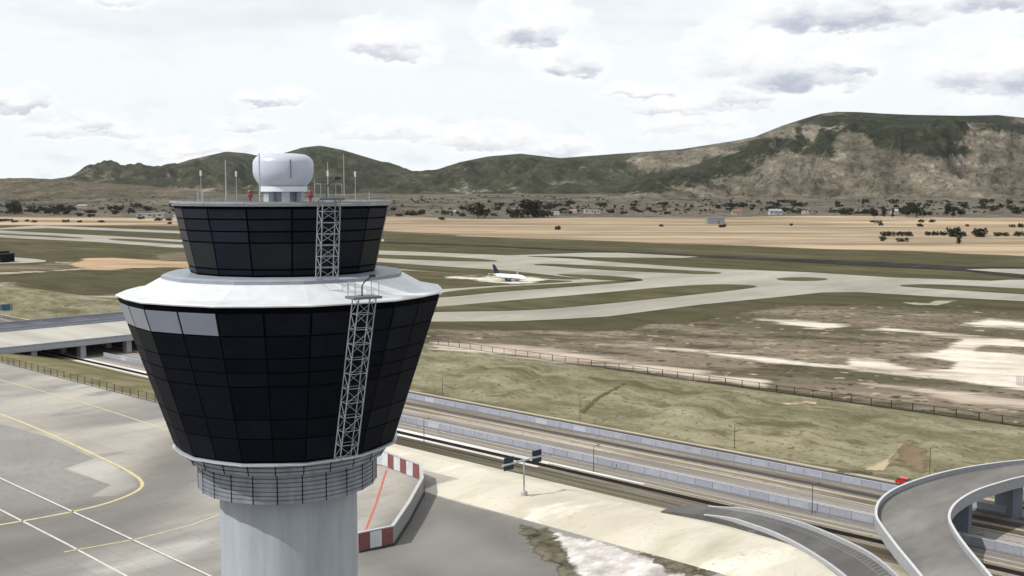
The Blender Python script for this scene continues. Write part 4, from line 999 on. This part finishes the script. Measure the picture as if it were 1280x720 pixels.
def car():
    g = ground(1133, 606.5); root = thing('parked_car', 'bright red hatchback on the far motorway lane beside the flyover', 'car', (g.x, g.y, TRENCH + .04), math.atan2(US.y, US.x))
    red = plain('car_red', (.52, .012, .012), .25, spec=.5, var=.05); gl = plain('car_glass', (.02, .022, .026), .1, spec=.5); ty = plain('tyre_black', (.015, .015, .016))
    def prism(prof, w, name, mt, par=root, w2=None):
        m = MB(); m.loft([[(x, -w / 2 if w2 is None or z < 1.0 else -w2 / 2, z) for x, z in prof], [(x, w / 2 if w2 is None or z < 1.0 else w2 / 2, z) for x, z in prof]]); return m.build(name, mt, par)
    prism([(-2.1, .35), (2.1, .35), (2.15, .6), (2.05, .85), (1.0, .98), (-2.0, .98), (-2.15, .8)], 1.75, 'body', red)
    prism([(.95, .985), (.3, 1.42), (-1.6, 1.42), (-1.95, .985)], 1.6, 'cabin', gl, w2=1.35)
    prism([(.25, 1.425), (.15, 1.48), (-1.5, 1.48), (-1.6, 1.425)], 1.4, 'roof', red)
    for sx in (1.3, -1.3):
        for sy in (.78, -.78):
            m = MB(); m.tube([(sx, sy - .1, .32), (sx, sy + .1, .32)], .32, 16); w = m.build('wheel', ty, root)
            m = MB(); m.tube([(sx, sy - .108, .32), (sx, sy + .108, .32)], .19, 12); m.build('rim', plain('rim_grey', (.4, .4, .42), .4, metal=.5), w)
    for sy in (.6, -.6):
        m = MB(); m.box((2.1, sy, .72), (.08, .35, .16)); m.build('headlight', plain('headlight_glass', (.6, .6, .6), .2), root)
        m = MB(); m.box((-2.12, sy, .78), (.08, .3, .16)); m.build('tail_light', plain('tail_light_red', (.3, .01, .01), .3), root)
    root.scale = (1.15, 1.15, 1.15)
car()

# ================================================================== FAR BUILDINGS
def far_D(py):
    if py > 281.5: return (H) * F / (py - 240)
    lo, hi = 2000, 7000
    for _ in range(40):
        m = (lo + hi) / 2
        if 240 + (H - pied(m)) * F / m > py: lo = m
        else: hi = m
    return lo
def far_pt(px, py):
    D = far_D(py); return Vector(((px - 640) / F * D, D, pied(D))), D
def house(px, py, wpx, hpx, walls, roofc, lab, cat='house', flat=False, group=None, dep=.7, rz=0.):
    p, D = far_pt(px, py); w = wpx / F * D; h = hpx / F * D
    root = thing('farm_house' if not flat else 'low_building', lab, cat, p, rz, group)
    wm = plain('wall_' + '_'.join(f'{int(c * 100)}' for c in walls), walls, .8, var=.1, scale=.2); rm = plain('roof_' + '_'.join(f'{int(c * 100)}' for c in roofc), roofc, .7, var=.15, scale=.3)
    d = w * dep; hw = h * (.95 if flat else .62)
    m = MB(); m.box((0, 0, hw / 2 - .3), (w, d, hw + .6)); wl = m.build('wall', wm, root)
    m = MB()
    if flat: m.box((0, 0, hw + .003 + h * .03), (w * 1.02, d * 1.04, h * .06))
    else: m.loft([[(x, -d * .56, hw), (x, d * .56, hw), (x, 0, h)] for x in (-w * .53, w * .53)])
    m.build('roof', rm, root)
    dk = plain('far_window_dark', (.03, .035, .04), .3)
    nwin = 0 if cat == 'shed' else 3 if w > 12 else 2
    for i in range(nwin):
        m = MB(); m.box((lerp(-.36, .36, i / (nwin - 1)) * w, -d / 2 - .02, hw * .55), (w * .11, .15, hw * .3)); m.build('window', dk, root)
    m = MB(); m.box((w * .16, -d / 2 - .02, hw * .3), (w * .1, .16, hw * .6)); m.build('door', plain('far_door', (.12, .09, .07), .6), root)
    return root
house(893.5, 279.5, 21, 8, (.17, .185, .215), (.20, .215, .245), 'grey box shed standing alone in the dry field', 'shed', True)
house(920, 268.5, 11, 7, (.32, .28, .25), (.19, .085, .055), 'pale house with an orange red roof among the far trees')
house(968, 268, 15, 7, (.34, .35, .37), (.2, .22, .25), 'white house with grey blue roof right of the red roofed house')
house(1117, 268, 8, 7, (.38, .37, .35), (.3, .27, .24), 'small white gabled house between dark trees at far right')
house(740, 266.5, 20, 4.5, (.34, .33, .31), (.3, .29, .27), 'long low pale building in the tree belt near the middle', 'building', True)
house(716, 266, 9, 4.5, (.5, .47, .44), (.28, .16, .11), 'tiny pale house left of the long low pale building')
house(694, 268, 10, 4, (.52, .5, .47), (.4, .38, .36), 'tiny flat white hut right of the dark tree clump', 'hut', True)
house(192, 271, 34, 4.5, (.33, .33, .33), (.27, .27, .27), 'long low grey building behind the tower, at left', 'building', True)
house(105, 260, 12, 4.5, (.4, .38, .35), (.3, .22, .17), 'small house among bushes at the far left')
house(222, 273, 8, 5, (.4, .4, .4), (.3, .3, .3), 'small white box building beside the cab at left', 'building', True)
house(566, 267, 9, 4.5, (.5, .47, .42), (.3, .26, .22), 'small pale house left of the tall dark tree near the tower')
house(1005, 267, 8, 4.5, (.5, .46, .4), (.3, .2, .15), 'tiny house in the tree belt under the mountain')
def hangar():
    x, y = at(8.5, 328.5); root = thing('fire_station', 'black boxy building on pale pavement cut by the left edge', 'building', (x - 20, y + 8, 0))
    dk = plain('hangar_dark', (.006, .006, .007), .8, spec=.02, var=.2)
    m = MB(); m.box((0, 0, 4), (38, 20, 8)); m.build('wall', dk, root)
    m = MB(); m.box((0, 0, 8.2), (39, 21, .4)); m.build('roof', plain('hangar_roof', (.07, .07, .075), .8, spec=.05), root)
    m = MB(); m.box((4, 0, 9.3), (24, 14, 1.8)); m.build('roof_unit', plain('hangar_unit', (.012, .012, .014), .8, spec=.02), root)
    for i in range(4): m = MB(); m.box((-14 + i * 9, -10.05, 2.8), (6.5, .2, 5.2)); m.build('door', plain('hangar_door', (.02, .02, .023), .7, spec=.05), root)
hangar()

# ================================================================== TREES AND BUSHES
LEAF = []
for nm, c in (('leaf_dark', (.016, .019, .010)), ('leaf_mid', (.032, .034, .018)), ('leaf_brown', (.02, .016, .011))):
    LEAF.append(plain(nm, c, .85, spec=.1, var=.4, scale=.6))
BARK = plain('bark', (.07, .055, .042), .9)
def crown_mesh(kind, seed):
    """unit height 1: clumps of leaf faces through the crown, uneven outline"""
    rnd = random.Random(seed); mb = MB(); mb.keepn = True
    if kind == 'tall': cl = [(rnd.gauss(0, .10), rnd.gauss(0, .10), rnd.uniform(.2, .92), rnd.uniform(.09, .2)) for _ in range(20)]
    elif kind == 'bush': cl = [(rnd.uniform(-.75, .75), rnd.uniform(-.7, .7), rnd.uniform(.12, .62), rnd.uniform(.2, .38)) for _ in range(16)]
    else: cl = [(rnd.gauss(0, .24), rnd.gauss(0, .24), rnd.uniform(.32, .82), rnd.uniform(.14, .24)) for _ in range(18)]
    for x, y, z, r in cl:
        for _ in range(34):
            d = Vector((rnd.gauss(0, 1), rnd.gauss(0, 1), rnd.gauss(0, .9))).normalized() * r * rnd.uniform(.45, 1.08); c = Vector((x, y, z)) + d
            if c.z < .01: c.z = rnd.uniform(.01, .08)
            a = Vector((rnd.gauss(0, 1), rnd.gauss(0, 1), rnd.gauss(0, 1))).normalized(); b = a.cross(Vector((rnd.gauss(0, 1), rnd.gauss(0, 1), rnd.gauss(0, 1)))).normalized()
            s = r * rnd.uniform(.22, .42); mb.face([c - a * s, c + b * s * .7, c + a * s, c - b * s * .7], rnd.choices((0, 1, 2), (6, 3, 1))[0])
    return mb
def trunk_mesh(kind, seed):
    rnd = random.Random(seed); mb = MB(); top = .6 if kind != 'bush' else .3
    mb.tube([(0, 0, -.05), (.01, 0, .2), (.0, .01, top)], [.035, .028, .012], 6)
    for _ in range(5):
        a = rnd.uniform(0, 6.28); z = rnd.uniform(.15, .4) * (1 if kind != 'bush' else .4); l = rnd.uniform(.15, .3)
        mb.tube([(0, 0, z), (math.cos(a) * l, math.sin(a) * l, z + .22)], [.016, .006], 4)
    return mb
PROTO = {}
def tree(kind, name, loc, h, lab, group, wide=1.0, cat='tree'):
    v = random.randrange(3); key = (kind, v)
    if key not in PROTO:
        c = crown_mesh(kind, hash(kind) % 100 * 0 + v * 7 + len(kind)).build('crown', LEAF); t = trunk_mesh(kind, v + 3).build('trunk', BARK)
        PROTO[key] = (c.data, t.data); bpy.data.objects.remove(c); bpy.data.objects.remove(t)
    h *= 1.18
    root = thing(name, lab, cat, loc, random.uniform(0, 6.28), group); root.scale = (h * wide, h * wide, h)
    for nm, me in zip(('crown', 'trunk'), PROTO[key]):
        o = bpy.data.objects.new(nm, me); C.objects.link(o); o.parent = root
    return root
# (px, py of the foot, height px, kind, width factor)
named = [(19, 268, 15, 'round', 1.0, 'tall dark tree at the far left edge of the plain'), (75, 268, 11, 'round', 1.4, 'broad dark tree right of the tall one at the far left'), (62, 266, 6, 'bush', 1, 'low bush touching the broad tree at far left'),
         (598, 273, 17, 'round', 1.0, 'tall dark tree standing alone just right of the tower cab'), (647, 272, 11, 'bush', 1.0, 'left wide bush of the dark clump near the centre'), (660, 272, 19, 'tall', 1.6, 'tallest pointed tree of the dark clump near the centre'), (668, 272, 19, 'tall', 1.5, 'second pointed tree of the dark clump near the centre'), (680, 272, 10, 'bush', 1.1, 'right wide bush of the dark clump near the centre'),
         (697, 287, 5, 'bush', .9, 'single small bush in the dry field below the dark clump'), (552, 275, 4, 'bush', 1, 'small bush in the field just right of the tower'),
         (1055, 268, 8, 'bush', 1.1, 'wide dark tree at the edge of the dry field, right of centre'), (1092, 273, 12, 'round', .8, 'dark tree with a trunk foot in the field, left of the gabled house'), (1104, 271, 9, 'tall', 1, 'slim cypress left of the gabled house'), (1115, 272, 10, 'tall', .8, 'slim cypress in front of the gabled house'),
         (1133, 271, 13, 'round', 1.1, 'dark tree right of the gabled house'), (1145, 272, 15, 'round', 1.2, 'tall full dark tree right of the gabled house'), (1183, 270, 13, 'tall', 1.1, 'tall narrow dark tree in the right tree belt'), (1200, 270, 9, 'round', 1, 'round dark tree in the right tree belt'), (1190, 271, 11, 'tall', 1, 'narrow dark tree beside the tall narrow one'),
         (1195, 296, 12, 'bush', .95, 'large round bush in the row of bushes at right'), (1226, 296, 11, 'bush', 1.05, 'large broad bush in the row, right of the round one'),
         (1199, 305, 8, 'tall', 1.3, 'upright bush below the row of bushes at right'), (1128, 302, 5, 'bush', 1.5, 'wide flat bush below the left end of the bush row'), (1103, 301, 6, 'bush', .8, 'small bush at the left end below the bush row'),
         (902, 284, 4, 'bush', 1.6, 'low bush right beside the grey shed'), (826, 283, 3, 'bush', 1, 'tiny lone bush in the dry field left of the grey shed'), (988, 282, 3, 'bush', 1, 'tiny lone bush in the dry field right of the grey shed'),
         (783, 239, 5, 'bush', 1.4, 'lone bush on the bare slope under the hills')]
for px, py, hp, kind, wd, lab in named:
    p, D = far_pt(px, py); tree(kind, 'tree' if kind != 'bush' else 'bush', p, hp / F * D, lab, None, wd, 'tree' if kind != 'bush' else 'bush')
row = [(1106, 295, 6), (1113, 295, 6), (1124, 295, 6), (1133, 295, 6), (1159, 294, 5), (1170, 294, 5), (1180, 294, 5), (1203, 295, 5), (1246, 295, 5), (1255, 295, 5), (1273, 295, 6), (1265, 284, 4), (1275, 284, 4), (1152, 283, 3), (1149, 283, 4), (1101, 282, 4), (1090, 278, 3), (1097, 279, 4), (1164, 278, 4), (1208, 283, 3), (1276, 283, 4), (1150, 278, 4), (1160, 269, 5)]
for px, py, hp in row:
    p, D = far_pt(px, py); tree('bush', 'bush', p, hp / F * D, 'small dark bush in the scattered row across the right dry field', 'bushes scattered on the right dry field', random.uniform(.8, 1.15), 'bush')
left = [(3, 277, 4), (12, 276, 3), (19, 278, 3), (34, 277, 3), (43, 278, 3), (83, 278, 4), (100, 278, 3), (127, 278, 3), (177, 274, 4), (198, 276, 4), (212, 276, 4), (213, 280, 3), (100, 270, 4), (45, 266, 5), (118, 266, 4), (115, 271, 4), (148, 262, 4), (168, 266, 4)]
for px, py, hp in left:
    p, D = far_pt(px, py); tree('bush', 'bush', p, hp / F * D, 'small dark bush dotted along the left field edge', 'bushes along the left field edge', random.uniform(.9, 1.5), 'bush')
def foot_row(x0, x1, n, y0, y1, h0, h1, lab, grp, dense=None):
    for _ in range(n):
        px = random.uniform(x0, x1); py = random.uniform(y0, y1); p, D = far_pt(px, py)
        k = random.choices(('bush', 'round', 'tall'), (6, 3, 1))[0]
        tree(k, 'tree', p, random.uniform(h0, h1) / F * D, lab, grp, random.uniform(.9, 1.5) if k != 'tall' else 1.2, 'tree')
foot_row(590, 910, 58, 254, 268, 2.2, 5, 'dark tree in the belt between dry field and hills, middle', 'trees in the middle tree belt')
foot_row(905, 1290, 80, 253, 268, 2.6, 5.6, 'dark tree in the belt between dry field and mountain, right', 'trees in the right tree belt')
foot_row(490, 620, 22, 262, 271, 3, 5, 'small dark tree near the tower cab, in the left end of the belt', 'trees near the tower cab')
foot_row(0, 240, 30, 258, 268, 3, 5.5, 'dark tree scattered over the grey plain at left', 'trees on the left plain')
def scrub():
    m = MB(); m.keepn = True; rnd = random.Random(4)
    for _ in range(2600):
        px = rnd.uniform(-120, 1400); py = 244 + 24 * rnd.random() ** .8; 
        if 240 < px < 480 : continue
        D = far_D(py)
        if D > 4200: continue
        hx = noise.noise(Vector((px * .02, py * .15, 2)))
        if hx < rnd.uniform(-.5, .4): continue
        p, D = far_pt(px, py); s = rnd.uniform(.7, 2.0) / F * D; z0 = pied_f(px, D)[0]
        for _ in range(5):
            c = Vector((p.x + rnd.uniform(-1, 1) * s, p.y + rnd.uniform(-1, 1) * s, z0 + rnd.uniform(.15, .7) * s)); a = Vector((rnd.gauss(0, 1), rnd.gauss(0, 1), rnd.gauss(0, 1))).normalized() * s * .75; b = a.cross(Vector((rnd.gauss(0, 1), rnd.gauss(0, 1), rnd.gauss(0, 1)))).normalized() * s * .6
            m.face([c - a, c + b, c + a, c - b], rnd.choice((0, 1, 1)))
    tag(m.build('scrub', LEAF), 'low dark scrub dotted over the plain below the hills', 'scrub', kind='stuff')
scrub()

# ================================================================== AIR
def haze():
    m = MB(); m.box((0, 3400, 322), (15000, 8000, 660)); 
    mat = bpy.data.materials.new('haze'); mat.use_nodes = True; nt = mat.node_tree; nt.nodes.remove(nt.nodes['Principled BSDF'])
    v = nt.nodes.new('ShaderNodeVolumePrincipled'); v.inputs['Color'].default_value = (.86, .9, .95, 1); v.inputs['Density'].default_value = .9e-5; v.inputs['Anisotropy'].default_value = .2
    nt.links.new(v.outputs[0], nt.nodes['Material Output'].inputs['Volume'])
    tag(m.build('haze', mat), 'thin pale haze over the plain and the hills', 'haze', kind='stuff')
haze()
